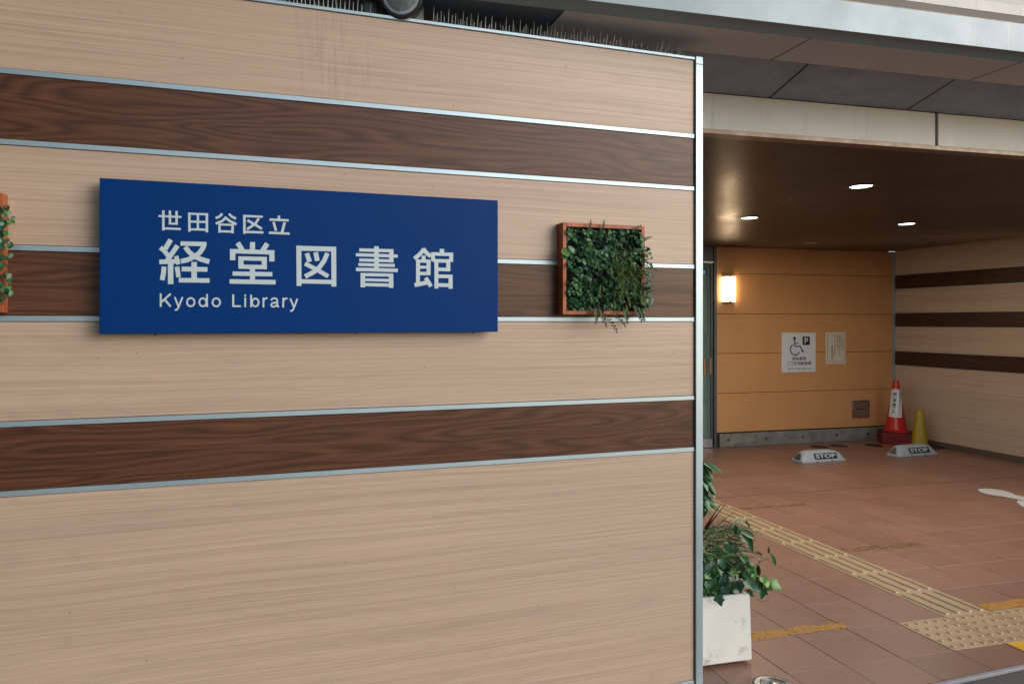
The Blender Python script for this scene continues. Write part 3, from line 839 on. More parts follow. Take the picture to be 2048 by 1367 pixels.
# ================================================================ ENTRANCE RECESS
cl = thing('ceiling', None, None, (0, 0, 0), AG); structure(cl)
box('ceiling_board', 'deep', cl, .9, 7.843, 2.992, 7.62, 2.4560, 2.47)
mb = MB(); a = .92
while a < 7.83:
    mb.add([(a, 2.992, 2.4555), (a + .001, 2.992, 2.4455), (a + .0135, 2.992, 2.4455), (a + .0145, 2.992, 2.4555),
            (a, 7.40, 2.4555), (a + .001, 7.40, 2.4455), (a + .0135, 7.40, 2.4455), (a + .0145, 7.40, 2.4555)],
           [(0, 4, 5, 1), (1, 5, 6, 2), (2, 6, 7, 3)])
    a += .0255
stuff(obj('ceiling_rib', mb.raw('ceiling_rib', 'rib'), cl))
for n_, (a, b, lab, on) in enumerate(((3.836, 3.881, 'largest and nearest lit round downlight in the brown ribbed ceiling', 1), (4.047, 5.293, 'lit round downlight above the wall lamp side, left of the others', 1), (5.725, 5.273, 'lit round downlight nearest the striped side wall', 1), (6.031, 6.811, 'unlit round downlight, farthest back near the ochre wall', 0))):
    t = thing('downlight', lab, 'ceiling light', G(a, b, 2.4452), AG, 'round downlights in the ceiling')
    obj('trim_ring', MB().lathe([(.086, 0), (.086, -.004), (.074, -.006), (.066, -.002), (.066, .0), (.086, 0)], 36).mesh('trim_ring', 'lip', 0, True), t)
    obj('lamp_disc', MB().lathe([(.0655, -.0012), (.05, -.0014), (0, -.0014)], 30).mesh('lamp_disc', 'downlight' if on else 'downlight_off', 0, True), t)
    if on:
        la = bpy.data.lights.new('lamp_light', 'AREA'); la.shape = 'DISK'; la.size = .12; la.energy = 13.; la.color = (1., .84, .64)
        lo = bpy.data.objects.new('lamp_light', la); COL.objects.link(lo); lo.parent = t; lo.location = (0, 0, -.0075)

# ochre wall of horizontal metal panels
ow = thing('ochre_wall', 'ochre wall of wide horizontal metal panels at the back of the recess', 'wall', G(5.190, 7.40), AG)
L_ = 7.8435 - 5.190
box('wall_core', 'dark_gap', ow, 0, L_, .020, .2, 0, 2.4435)
for z0, z1 in ((.180, .654), (.659, 1.140), (1.145, 1.624), (1.629, 2.118), (2.123, 2.443)):
    box('metal_panel', 'orange', ow, .001, L_ - .034, 0, .02, z0, z1, .0025)
box('corner_trim', 'alu', ow, L_ - .032, L_ - .001, -.010, .02, .10, 2.443, .001)
mb = MB().box(.045, 2.60, -.012, .0195, .0, .1640)
obj('concrete_base', mb.mesh('concrete_base', 'concrete', .004), ow)
for x in (.16, .70, 1.23, 1.74, 2.22):
    obj('form_tie_hole', MB().lathe([(.016, 0), (.013, .0012), (0, .0012)], 14, (x, -.0122, .085), Matrix.Rotation(R(90), 3, 'X')).mesh('form_tie_hole', 'cover'), ow)
# sconce
sc = thing('wall_lamp', 'lit vertical box lamp on the ochre wall beside the door', 'lamp', G(5.348, 7.40, 1.768), AG)
mb = MB()
prof = [(-.070, 0), (-.070, -.050), (-.020, -.088), (.010, -.088), (.070, -.055), (.070, 0)]
vs = [(x, y, .010) for x, y in prof] + [(x, y, .306) for x, y in prof]; n = 6
mb.add(vs, [(i, (i + 1) % n, n + (i + 1) % n, n + i) for i in range(n)] + [tuple(range(n))[::-1], tuple(range(n, 2 * n))])
obj('diffuser', mb.mesh('diffuser', 'sconce'), sc)
for z0, z1 in ((0, .0095), (.3065, .316)):
    mb = MB(); vs = [(x * 1.05, y * 1.04 - .0005, z0) for x, y in prof] + [(x * 1.05, y * 1.04 - .0005, z1) for x, y in prof]
    mb.add(vs, [(i, (i + 1) % n, n + (i + 1) % n, n + i) for i in range(n)] + [tuple(range(n))[::-1], tuple(range(n, 2 * n))])
    obj('end_cap', mb.mesh('end_cap', 'sconce_metal'), sc)
box('centre_strip', 'sconce_metal', sc, -.030, -.016, -.0905, -.0795, .010, .306)
for x, y in ((-.075, -.056), (.0705, -.061)):
    box('side_strip', 'sconce_metal', sc, x, x + .0045, y, y + .009, .010, .306)

# parking notice
ps = thing('parking_sign', 'white disabled parking notice with wheelchair symbol on the ochre wall', 'sign', G(6.118, 7.3995, .897), AG)
ws, hs = .502, .495
box('panel', 'paper_white', ps, 0, ws, -.004, 0, 0, hs, .001)
k = ws / 186.   # units measured on a 186 px wide view
def P_(x, y): return (x * k, hs - y * hs / 215.)
mb = MB(); yy = -.0042
disc(mb, *P_(69, 31), 7.2 * k, yy)
stroke(mb, [P_(70, 38), P_(71, 74), P_(101, 74), P_(113, 104), P_(122, 99)], 5.2 * k, yy)
stroke(mb, [P_(72, 58), P_(91, 58)], 4.4 * k, yy)
c_ = P_(73, 91); stroke(mb, circle(c_[0], c_[1], 26 * k, 26, 118, 335), 5.2 * k, yy)
obj('wheelchair_symbol', mb.mesh('wheelchair_symbol', 'ink'), ps)
x0, z1 = P_(113, 21); x1, z0 = P_(153, 68)
mb = MB(); r_ = 5 * k; pts = []
for cx_, cz_, a0 in ((x1 - r_, z1 - r_, 0), (x0 + r_, z1 - r_, 90), (x0 + r_, z0 + r_, 180), (x1 - r_, z0 + r_, 270)):
    pts += [(cx_ + r_ * math.cos(R(a0 + q * 22.5)), cz_ + r_ * math.sin(R(a0 + q * 22.5))) for q in range(5)]
n = len(pts); mb.add([(x, yy, z) for x, z in pts] + [(x, yy - .001, z) for x, z in pts], [tuple(range(n)), tuple(range(n, 2 * n))[::-1]] + [(i, (i + 1) % n, n + (i + 1) % n, n + i) for i in range(n)])
obj('parking_symbol_box', mb.mesh('parking_symbol_box', 'navy'), ps)
a_ = P_(124, 61); b_ = P_(144, 28)
obj('lettering', text_mesh('lettering', 'P', 'paper_white', a_[0], b_[0], a_[1], b_[1], yy - .0012, .02), ps)
a_ = P_(56, 151); b_ = P_(131, 131)
obj('lettering', text_mesh('lettering', '身障者用', 'ink', a_[0], b_[0], a_[1], b_[1], yy, .012), ps)
a_ = P_(28, 177); b_ = P_(160, 157)
obj('lettering', text_mesh('lettering', '兼業務用駐車場', 'ink', a_[0], b_[0], a_[1], b_[1], yy, .012), ps)
a_ = P_(27, 201); b_ = P_(163, 191)
obj('lettering', text_mesh('lettering', '一般の方のご利用はご遠慮ください', 'ink', a_[0], b_[0], a_[1], b_[1], yy, .0), ps)
# notice
no = thing('notice_plate', 'small cream notice with vertical black writing, right of the parking sign', 'sign', G(6.771, 7.3995, .992), AG)
ws, hs = .304, .405
box('panel', 'paper_cream', no, 0, ws, -.003, 0, 0, hs, .001)
mb = MB(); stroke(mb, [(.028, .030), (.278, .030), (.278, .372), (.028, .372)], .004, -.0032, .0008, True)
obj('border_line', mb.mesh('border_line', 'ink'), no)
for txt, xr, zt, zb_, s_ in (('この敷地内への', .262, .355, .170, .026), ('時間外の立ち入りを', .226, .355, .100, .026), ('固く禁じます。', .190, .355, .185, .026), ('ご用の方は係員に', .148, .350, .095, .018), ('経堂図書館長', .110, .235, .055, .026)):
    obj('lettering', text_mesh('lettering', txt, 'ink', xr - s_, xr, zb_, zt, -.0032, .006, vertical=True, space=1.1), no)
# vent box
vb = thing('vent_box', 'small square grey metal outlet box low on the ochre wall', 'outlet box', G(7.167, 7.3995, .297), AG)
box('recess', 'steel_dark', vb, .014, .250, -.006, 0, .014, .211)
for q in ((0, .264, 0, .0135), (0, .264, .2115, .225)): box('frame_bar', 'steel', vb, q[0], q[1], -.016, 0, q[2], q[3], .001)
for q in ((0, .0135), (.2505, .264)): box('frame_bar', 'steel', vb, q[0], q[1], -.016, 0, .014, .211, .001)
box('cover', 'lip', vb, .022, .242, -.010, -.0065, .022, .203, .001)
box('latch', 'black', vb, .085, .19, -.014, -.0105, .108, .118)
obj('knob', MB().lathe([(.012, 0), (.010, .008), (0, .009)], 12, (.085, -.010, .113), Matrix.Rotation(R(90), 3, 'X')).mesh('knob', 'black'), vb)

# glass door
dr = thing('glass_door', 'glass door in a dark metal frame left of the ochre wall', 'door', G(4.25, 7.40), AG)
w_ = .90
box('jamb', 'steel_dark', dr, w_ - .0, w_ + .038, -.02, .06, 0, 2.4435, .001)
box('jamb', 'steel_dark', dr, -.04, 0, -.02, .06, 0, 2.4435, .001)
box('transom', 'steel_dark', dr, .0005, w_ - .0005, -.005, .05, 2.262, 2.4435)
box('head_rail', 'steel', dr, .0005, w_ - .0005, -.018, .05, 2.245, 2.2615, .001)
box('bottom_rail', 'steel', dr, .0005, w_ - .012, -.005, .035, .006, .112, .002)
box('stile', 'steel_dark', dr, w_ - .030, w_ - .003, 0, .035, .113, 2.2445)
box('stile', 'steel_dark', dr, .003, .03, 0, .035, .113, 2.2445)
gm, gt, gp = newmat('door_glass')
gp.inputs['Base Color'].default_value = (.6, .8, .8, 1); gp.inputs['Roughness'].default_value = .04; gp.inputs['Specular IOR Level'].default_value = .8
g1 = N(gt, 'ShaderNodeBsdfTransparent'); g1.inputs[0].default_value = (.86, .93, .92, 1)
g2 = N(gt, 'ShaderNodeMixShader'); g2.inputs[0].default_value = .14
gt.links.new(g1.outputs[0], g2.inputs[1]); gt.links.new(gp.outputs[0], g2.inputs[2]); gt.links.new(g2.outputs[0], gt.nodes['Material Output'].inputs['Surface'])
M['door_glass'] = gm
box('pane', 'door_glass', dr, .0305, w_ - .0305, .012, .020, .113, 2.2445)
for x in (w_ - .150, w_ - .068):
    box('handle', 'handle', dr, x, x + .014, -.040, -.022, .885, 1.09, .003)
inn = thing('display_boards', 'pale green boards standing inside behind the glass door', 'board', G(4.25, 7.62), AG)
box('board', 'interior', inn, .885, .955, 0, .02, 1.40, 2.12)
box('board', 'interior', inn, .900, .960, 0, .02, .12, .95)
box('board', 'steel', inn, .83, .875, .0, .02, .12, 2.0)
box('lit_strip', 'cyan', inn, .83, .93, -.012, -.001, 2.13, 2.165)
obj('brace', MB().tube([(.875, -.03, 1.5), (.95, -.03, .9), (.90, -.03, .5)], .008, None, 6).mesh('brace', 'steel_dark'), inn)
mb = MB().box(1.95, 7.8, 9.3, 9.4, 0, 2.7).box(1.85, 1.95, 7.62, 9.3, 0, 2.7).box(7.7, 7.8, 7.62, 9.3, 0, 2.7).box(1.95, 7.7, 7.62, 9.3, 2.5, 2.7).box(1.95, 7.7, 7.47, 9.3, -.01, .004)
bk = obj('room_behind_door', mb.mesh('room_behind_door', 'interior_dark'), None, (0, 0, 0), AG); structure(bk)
sw = thing('shop_front_wall', 'brown wall hidden behind the front cladding', 'wall', (0, 0, 0), AG)
box('back_run', 'plaster', sw, 1.9, 4.205, 7.40, 7.6, 0, 2.44)

# right striped wall, runs towards the street
rw = thing('striped_side_wall', 'pale wood side wall with three dark stripes at the right of the recess', 'wall', G(7.845, 7.40), AG - math.pi / 2)
# local x runs towards the street (b decreasing), local -y... faces the recess
Lw = 4.25
def rb(name, mat, x0, x1, y0, y1, z0, z1, bev=0.): return box(name, mat, rw, x0, x1, y0, y1, z0, z1, bev)
rb('wall_core', 'dark_gap', 0, Lw, .013, .25, 0, 2.470)
# heights climb a little towards the street, as measured
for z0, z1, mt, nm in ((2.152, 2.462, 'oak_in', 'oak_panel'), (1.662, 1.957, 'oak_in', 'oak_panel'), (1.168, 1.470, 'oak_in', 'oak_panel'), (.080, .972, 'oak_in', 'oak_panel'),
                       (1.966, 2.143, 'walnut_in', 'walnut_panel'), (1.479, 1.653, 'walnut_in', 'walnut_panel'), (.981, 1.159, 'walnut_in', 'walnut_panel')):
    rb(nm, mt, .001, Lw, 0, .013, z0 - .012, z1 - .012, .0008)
for z in (2.143, 1.957, 1.653, 1.470, 1.159, .972):
    rb('trim_bar', 'alu', .001, Lw, -.003, .004, z - .0115, z - .0125 + .009)
rb('top_trim', 'lip', .001, Lw, -.006, .012, 2.4505, 2.4545)
rb('skirting', 'skirt', .001, Lw, -.004, .0125, 0, .0675, .001)
rb('end_post', 'alu', Lw + .0005, Lw + .04, -.004, .25, 0, 2.462, .001)

# ================================================================ THINGS ON THE FLOOR
def wheel_stop(label, pA, pB):
    a = G(*pA); b = G(*pB); d = b - a; L = d.length
    t = thing('wheel_stop', label, 'wheel stop', ((a.x + b.x) / 2, (a.y + b.y) / 2, .0012), math.atan2(d.y, d.x), 'grey wheel stops on the tiles')
    hl = L / 2; h = .118; dep = .165
    # body: cross-section tapers to the ends
    mb = MB(); secs = []
    prof_h = [(0, .02), (.05, .020), (.10, .82), (.16, .97), (.25, 1.), (.5, 1.), (.70, .985), (.80, .90), (.88, .70), (.95, .38), (1., .16)]
    for s, q in ((0, .18), (.03, .38), (.10, .78), (.15, .94), (.20, 1.), (.35, 1.), (.5, 1.), (.65, 1.), (.76, .985), (.84, .90), (.91, .70), (.965, .42), (1., .18)):
        x = -hl + L * s; hz = max(h * q, .022)
        secs.append([(x, 0, 0), (x, 0, .020), (x, .022 + .022 * hz / h, hz), (x, dep - .022 - .022 * hz / h, hz), (x, dep, .020), (x, dep, 0)])
    vs = [p for s in secs for p in s]; n = 6; fs = []
    for i in range(len(secs) - 1):
        for k_ in range(n): fs.append((i * n + k_, i * n + (k_ + 1) % n, (i + 1) * n + (k_ + 1) % n, (i + 1) * n + k_))
    fs += [tuple(range(n))[::-1], tuple(range((len(secs) - 1) * n, len(secs) * n))]
    mb.add(vs, fs)
    obj('block', mb.mesh('block', 'stop_grey', .002, True), t)
    # plate with lettering on the sloping front
    sl = math.atan2(h - .020, .044)
    pl = obj('plate', MB().box(-.150, .150, -.002, 0, 0, .064).mesh('plate', 'black'), t, (.030, .0052, .034))
    pl.rotation_euler = (-(math.pi / 2 - sl), 0, 0)
    obj('lettering', text_mesh('lettering', 'STOP', 'white_letter', -.132, .132, .010, .054, -.0023, .035), pl)
    for s in (-1, 1):
        mb = MB()
        # triangular reflector set in each end face
        x = s * hl
        q = [(x * .985, .038, .030), (x * .985, dep - .038, .030), (x * .865, dep * .55, .0905), (x * .865, dep * .42, .0905)]
        off = Vector((s * .008, 0, .006))
        vs = [Vector(p) + off for p in q] + [Vector(p) for p in q]
        mb.add(vs, [(0, 1, 2, 3), (4, 7, 6, 5), (0, 4, 5, 1), (1, 5, 6, 2), (2, 6, 7, 3), (3, 7, 4, 0)])
        obj('reflector', mb.mesh('reflector', 'reflector'), t)
    for x in (-.10, .10):
        obj('bolt', MB().lathe([(.008, 0), (.006, .003), (0, .003)], 10, (x, -.0005, .011), Matrix.Rotation(R(90), 3, 'X')).mesh('bolt', 'cover'), t)
wheel_stop('pale grey wheel stop lettered STOP, nearer the door', (5.507, 6.334), (6.078, 6.352))
wheel_stop('darker grey wheel stop lettered STOP, in front of the yellow cone', (6.802, 6.360), (7.384, 6.392))
for a, b, lab in ((6.438, 7.132, 'dark round cover, leftmost of three by the ochre wall'), (6.726, 7.146, 'dark round cover, middle one of three by the ochre wall'), (7.171, 7.063, 'dark round cover beside the stacked red cones')):
    t = thing('floor_cover', lab, 'floor cover', G(a, b, .0008), AG, 'dark round covers in the floor')
    obj('disc', MB().lathe([(.092, 0), (.090, .003), (0, .003)], 30).mesh('disc', 'cover'), t)
    obj('rim', MB().lathe([(.0925, 0), (.0925, .0036), (.099, .0036), (.100, 0)], 30).mesh('rim', 'rubber'), t)

def cone_base(c, hw, z0, z1, mat, parent, name):
    mb = MB(); ch = .04; pts = []
    for sx_, sy_ in ((1, 1), (-1, 1), (-1, -1), (1, -1)):
        for q in ((hw, hw - ch), (hw - ch * .3, hw - ch * .3), (hw - ch, hw)) if sx_ * sy_ > 0 else ((hw - ch, hw), (hw - ch * .3, hw - ch * .3), (hw, hw - ch)):
            pts.append((c[0] + q[0] * sx_, c[1] + q[1] * sy_))
    mb.sheet(pts, z0, z1 - z0)
    return obj(name, mb.mesh(name, mat, .002), parent)
CC = G(7.585, 7.135)
ca = AG - R(38)
def red_cone(label, z, top):
    t = thing('traffic_cone', label, 'traffic cone', (CC.x, CC.y, z), ca, 'red traffic cones stacked in the corner')
    cone_base((0, 0), .184, 0, .0115, 'red', t, 'base_plate')
    cone_base((0, 0), .185, .0117, .0262, 'rubber', t, 'rubber_weight')
    prof = [(.150, .0265), (.152, .040), (.132, .048), (.120, .060), (.030, .66), (.026, .672), (.016, .675), (0, .675)] if top else [(.150, .0265), (.150, .0285), (.112, .0290), (.112, .0265)]
    if top:
        obj('cone_body', MB().lathe(prof, 40).mesh('cone_body', 'red', 0, True), t)
    return t
zs = [.0012, .0312, .0612, .0912, .1212]
labs = ['red cone base with black rubber, lowest of the corner stack', 'red cone base, second from the floor in the corner stack', 'red cone base, middle one of the corner stack', 'red cone base, second from the top of the corner stack', 'red traffic cone on top of the stack, wrapped in a white no parking sign']
for z, lb in zip(zs, labs): top = red_cone(lb, z, z == zs[-1])
# sign wrapped round the top cone
def on_cone(ang, z, o=.0015):
    r = .120 + (.030 - .120) * (z - .060) / .60 + o
    return Vector((r * math.cos(ang), r * math.sin(ang), z))
facing = math.atan2(-CC.y, -CC.x) - ca      # towards the street
lean = .55
def wrap(s, z, o=.0015):     # s metres to the right as seen
    r = .120 - .15 * (z - .060)
    return on_cone(facing + s / r, z, o)
def patch(name, mat, f, s0, s1, z0, z1, o, n=12, m=6):
    mb = MB(); vs = []
    for j in range(m + 1):
        for i in range(n + 1):
            z = z0 + (z1 - z0) * j / m; a_, b_ = f(z)
            vs.append(wrap(a_ + (b_ - a_) * i / n, z, o))
    mb.add(vs, [(j * (n + 1) + i, j * (n + 1) + i + 1, (j + 1) * (n + 1) + i + 1, (j + 1) * (n + 1) + i) for j in range(m) for i in range(n)])
    me = mb.raw(name, mat, True)
    return obj(name, me, top)
def axis(z): return .010 - lean * (z - .36) * -.14        # the sheet leans slightly
patch('paper_wrap', 'paper_white', lambda z: (axis(z) - .088, axis(z) + .062), 0, 0, .215, .560, .0018)
patch('red_line', 'red_ink', lambda z: (axis(z) - .088, axis(z) + .062), 0, 0, .541, .545, .0026)
patch('red_line', 'red_ink', lambda z: (axis(z) + .043, axis(z) + .047), 0, 0, .240, .541, .0026)
patch('red_line', 'red_ink', lambda z: (axis(z) - .088, axis(z) + .045), 0, 0, .236, .240, .0026)
def wrapped_text(txt, s0, s1, z0, z1, wt):
    me = text_mesh('lettering', txt, 'ink', s0, s1, z0, z1, 0, wt, .0004, vertical=True, space=1.)
    for v in me.vertices:
        s, z = v.co.x, v.co.z
        v.co = wrap(axis(z) + s, z, .0030 + (.0004 if v.co.y < -.0002 else 0))
    me.update()
    return obj('lettering', me, top)
wrapped_text('駐車禁止', -.052, -.010, .262, .525, .02)
wrapped_text('駐車場出入口につき', .014, .036, .252, .530, .01)

yc = thing('yellow_cone', 'short yellow cone on a black base by the striped side wall', 'traffic cone', G(7.645, 6.86, .0012), AG + R(4))
cone_base((0, 0), .190, 0, .018, 'rubber', yc, 'rubber_base')
obj('cone_body', MB().lathe([(.100, .0182), (.098, .030), (.088, .034), (.042, .440), (.040, .446), (.034, .446), (.034, .40), (0, .40)], 36).mesh('cone_body', 'yellow_plastic', 0, True), yc)
obj('top_tab', MB().box(.012, .030, -.034, -.026, .440, .470).mesh('top_tab', 'yellow_plastic', .002), yc)
# round light set in the pavement
ig = thing('ground_light', 'round steel light set in the tiles below the planter', 'ground light', G(2.030, 2.493, .0008), AG)
obj('rim', MB().lathe([(.080, 0), (.079, .004), (.060, .006), (.056, .003), (.056, 0)], 48).mesh('rim', 'steel', 0, True), ig)
obj('gasket', MB().lathe([(.0805, 0), (.0805, .0025), (.086, .0025), (.087, 0)], 48).mesh('gasket', 'rubber'), ig)
obj('glass', MB().lathe([(.0555, .0025), (.03, .0045), (0, .005)], 40).mesh('glass', 'lens', 0, True), ig)
obj('bulb', MB().lathe([(.026, .0045), (.024, .010), (.012, .014), (0, .015)], 30).mesh('bulb', 'steel', 0, True), ig)

# ================================================================ PLANTER AND ITS PLANTS
pb_ = thing('planter_box', 'weathered white square planter behind the aluminium corner post', 'planter', G(1.66, 2.690), AG)
wp, dp_, hp = .412, .40, .3075
mb = MB()
b0, b1 = .003, 0.
vs = []
for z, e in ((.014, 0.), (hp, .006)):
    vs += [(e, e, z), (wp - e, e, z), (wp - e, dp_ - e, z), (e, dp_ - e, z)]
for z, e in ((hp, .030), (hp - .05, .032)):
    vs += [(e, e, z), (wp - e, e, z), (wp - e, dp_ - e, z), (e, dp_ - e, z)]
fs = [(3, 2, 1, 0)] + [(i, (i + 1) % 4, 4 + (i + 1) % 4, 4 + i) for i in range(4)] + [(4 + i, 4 + (i + 1) % 4, 8 + (i + 1) % 4, 8 + i) for i in range(4)] + [(8 + i, 8 + (i + 1) % 4, 12 + (i + 1) % 4, 12 + i) for i in range(4)] + [(12, 13, 14, 15)]
mb.add(vs, fs)
obj('box', mb.mesh('box', 'planter', .005, True, 2), pb_)
box('soil', 'soil_top', pb_, .033, wp - .033, .033, dp_ - .033, hp - .049, hp - .022)
for x in (.05, wp - .09): box('foot', 'black', pb_, x, x + .04, .04, .30, 0, .0138)

def PL(u, v, b):                    # point in the planting, from its place in the view at depth b
    a, z = pg(u, v, b); return G(a, b, z)
TOWARD = Vector((-.35, -1, .25)).normalized()
def leaf_mesh(name, mat, outline, cup=.25, bend=.2):
    """outline: half leaf points (along, half width) base..tip, unit length"""
    mb = MB(); n = len(outline); vs = []
    for s in (-1, 0, 1):
        for l, h_ in outline:
            vs.append((h_ * s, l, -bend * l * l + (cup * h_ if s else 0)))
    fs = []
    for i in range(n - 1):
        fs += [(i, n + i, n + i + 1, i + 1), (n + i, 2 * n + i, 2 * n + i + 1, n + i + 1)]
    mb.add(vs, fs)
    me = mb.raw(name, mat, True)
    return me
ivy_m = [leaf_mesh('leaf', 'leaf_ivy', [(0, .02), (-.10, .20), (-.02, .42), (.16, .36), (.26, .50), (.40, .46), (.52, .26), (.70, .20), (1., 0)], .35, q) for q in (.15, .5)]
ivy_g = [leaf_mesh('leaf', 'leaf_bright', [(0, .02), (-.10, .20), (-.02, .42), (.16, .36), (.26, .50), (.40, .46), (.52, .26), (.70, .20), (1., 0)], .3, .3)]
ell = [(0, .02), (.12, .10), (.3, .175), (.55, .19), (.75, .14), (.9, .07), (1., 0)]
umb = [leaf_mesh('leaf', 'leaf_mid', [(l, h_ * .95) for l, h_ in ell], .3, q) for q in (.15, .35, .55)]
broad = leaf_mesh('leaf', 'leaf_bright', [(l, h_ * 1.35) for l, h_ in ell], .5, .5)
def place_leaf(me, p, tip, nrm, L, parent):
    d = tip.normalized(); nrm = nrm - d * nrm.dot(d)
    if nrm.length < 1e-3: nrm = d.orthogonal()
    nrm.normalize(); x = d.cross(nrm).normalized()
    m = Matrix((x, d, nrm)).transposed().to_4x4() @ Matrix.Diagonal((L, L, L, 1))
    m.translation = p
    o = bpy.data.objects.new('leaf', me); COL.objects.link(o)
    o.parent = parent; o.matrix_parent_inverse = Matrix.Identity(4)
    o.matrix_world = m
    o.matrix_basis = parent_inv[parent.name] @ m
    return o
parent_inv = {}
def plant(name, label, base):
    t = thing(name, label, 'plant', base, 0.)
    parent_inv[t.name] = Matrix.Translation(base).inverted()
    return t
def rel(t, pts): return [Vector(p) - t.location for p in pts]
rr = random.Random(42)
# ivy spilling over the rim
iv = plant('ivy', 'dark green ivy spilling over the rim of the white planter', G(1.93, 2.80, hp - .02))
st = MB()
ivl = [(1446, 1190, 1, 26), (1437, 1199, .2, 24), (1449, 1165, -.3, 25), (1432, 1152, -.6, 21), (1460, 1143, 0, 27), (1468, 1158, .5, 24), (1478, 1172, .3, 22), (1455, 1132, -.4, 23), (1492, 1168, .8, 25),
       (1496, 1186, .1, 18), (1505, 1178, .5, 20), (1515, 1172, .9, 23), (1525, 1186, .0, 24), (1532, 1176, .6, 20), (1462, 1112, .2, 21), (1475, 1122, .9, 23), (1420, 1138, -.5, 22), (1441, 1125, 0, 20),
       (1488, 1150, .7, 19), (1473, 1184, .2, 20), (1416, 1170, -.2, 20), (1484, 1188, -.1, 15), (1507, 1160, 1., 19), (1426, 1112, -.2, 19), (1452, 1100, .5, 18), (1470, 1098, .3, 16), (1412, 1120, 0, 20), (1450, 1180, .3, 22), (1465, 1172, 0, 21), (1480, 1135, .3, 17)]
root = G(1.90, 2.83, hp - .02)
for i, (u, v, rt, sz) in enumerate(ivl):
    dep = rr.uniform(2.66, 2.80) if v > 1160 else rr.uniform(2.72, 2.86)
    p = PL(u, v - sz * .35, dep)
    tip = Vector((rt * .7 + rr.uniform(-.3, .3), -.25, -.75 + rr.uniform(-.2, .45)))
    place_leaf(ivy_m[i % 2] , p, tip, TOWARD + Vector((rr.uniform(-.5, .5), 0, rr.uniform(-.2, .7))), sz * .00205, iv)
    mid = root.lerp(p, .55) + Vector((rr.uniform(-.01, .01), -.01, rr.uniform(0, .03)))
    st.tube(rel(iv, [root, mid, p]), .0014, .0009, 5)
for u, v, rt, sz in ((1524, 1158, .2, 17), (1530, 1168, .6, 18), (1543, 1170, 1.2, 24), (1507, 1150, .1, 15), (1502, 1143, -.2, 14)):
    p = PL(u, v - 5, 2.70)
    place_leaf(ivy_g[0], p, Vector((rt, -.2, -.5)), TOWARD + Vector((.3, 0, .6)), sz * .0023, iv)
    st.tube(rel(iv, [PL(1495, 1180, 2.76), PL((1495 + u) / 2, 1183, 2.72), p]), .0012, .0008, 5)
st.tube(rel(iv, [PL(1506, 1188, 2.74), PL(1522, 1202, 2.70), PL(1536, 1200, 2.69), PL(1545, 1180, 2.69)]), .0011, .0007, 5)
stuff(obj('stem', st.raw('stem', 'stem', True), iv))
# umbrella plant at the top
um = plant('umbrella_plant', 'umbrella plant with drooping green leaflets, tallest in the planter', G(1.77, 2.92, hp - .02))
st = MB(); root = G(1.77, 2.92, hp - .02)
for (u, v, n_, ln) in ((1405, 924, 7, 46), (1400, 945, 7, 50), (1408, 962, 6, 42), (1396, 985, 7, 48), (1412, 1000, 5, 34)):
    hub = PL(u, v, 2.84)
    st.tube(rel(um, [root, root.lerp(hub, .6) + Vector((-.03, 0, .05)), hub]), .003, .0015, 5)
    for q in range(n_):
        an = R(-155 + 190 * q / (n_ - 1)) if n_ > 1 else 0
        tip = Vector((math.cos(an) * .75, -.25 + rr.uniform(-.3, .3), -.55 + math.sin(an) * .45))
        place_leaf(umb[q % 3], hub, tip, Vector((math.cos(an) * .4, -.7, .8)), ln * .0022 * rr.uniform(.75, 1.1), um)
stuff(obj('stem', st.raw('stem', 'stem_green', True), um))
# dark red spiky blades
dc = plant('spiky_plant', 'spiky plant with narrow dark red blades fanning to the right', G(1.80, 2.86, hp - .02))
def blade(pts, w0, parent, mat='leaf_red'):
    mb = MB(); pts = [Vector(p) for p in pts]; n = len(pts); vs = []
    for i, p in enumerate(pts):
        d = (pts[min(i + 1, n - 1)] - pts[max(i - 1, 0)]).normalized(); s = d.cross(Vector((.2, -1, .2))).normalized()
        t = i / (n - 1); wd = w0 * (1 - t) ** .7 * (.5 + min(1, t * 4) * .5)
        f = s.cross(d).normalized() * wd * .5
        vs += [p - s * wd + f, p, p + s * wd + f]
    fs = []
    for i in range(n - 1):
        fs += [(i * 3, i * 3 + 1, i * 3 + 4, i * 3 + 3), (i * 3 + 1, i * 3 + 2, i * 3 + 5, i * 3 + 4)]
    mb.add(vs, fs)
    inv = parent_inv[parent.name]
    mb.v = [tuple(inv @ Vector(v)) for v in mb.v]
    return obj('blade', mb.raw('blade', mat, True), parent)
def bez(a, c, b, n=9): return [a * (1 - t) ** 2 + c * 2 * t * (1 - t) + b * t * t for t in [i / n for i in range(n + 1)]]
r0 = PL(1375, 1120, 2.86)
for c, e, w0 in (((1400, 1060), (1448, 1000), .008), ((1405, 1060), (1457, 1000), .007), ((1415, 1060), (1480, 1014), .0045), ((1440, 1055), (1520, 1110), .009), ((1420, 1110), (1500, 1137), .0065), ((1425, 1110), (1530, 1112), .003),
                 ((1395, 1040), (1405, 985), .008), ((1400, 1075), (1428, 1030), .010), ((1390, 1080), (1420, 1040), .009)):
    blade(bez(r0, PL(*c, 2.82), PL(*e, 2.76)), w0, dc)
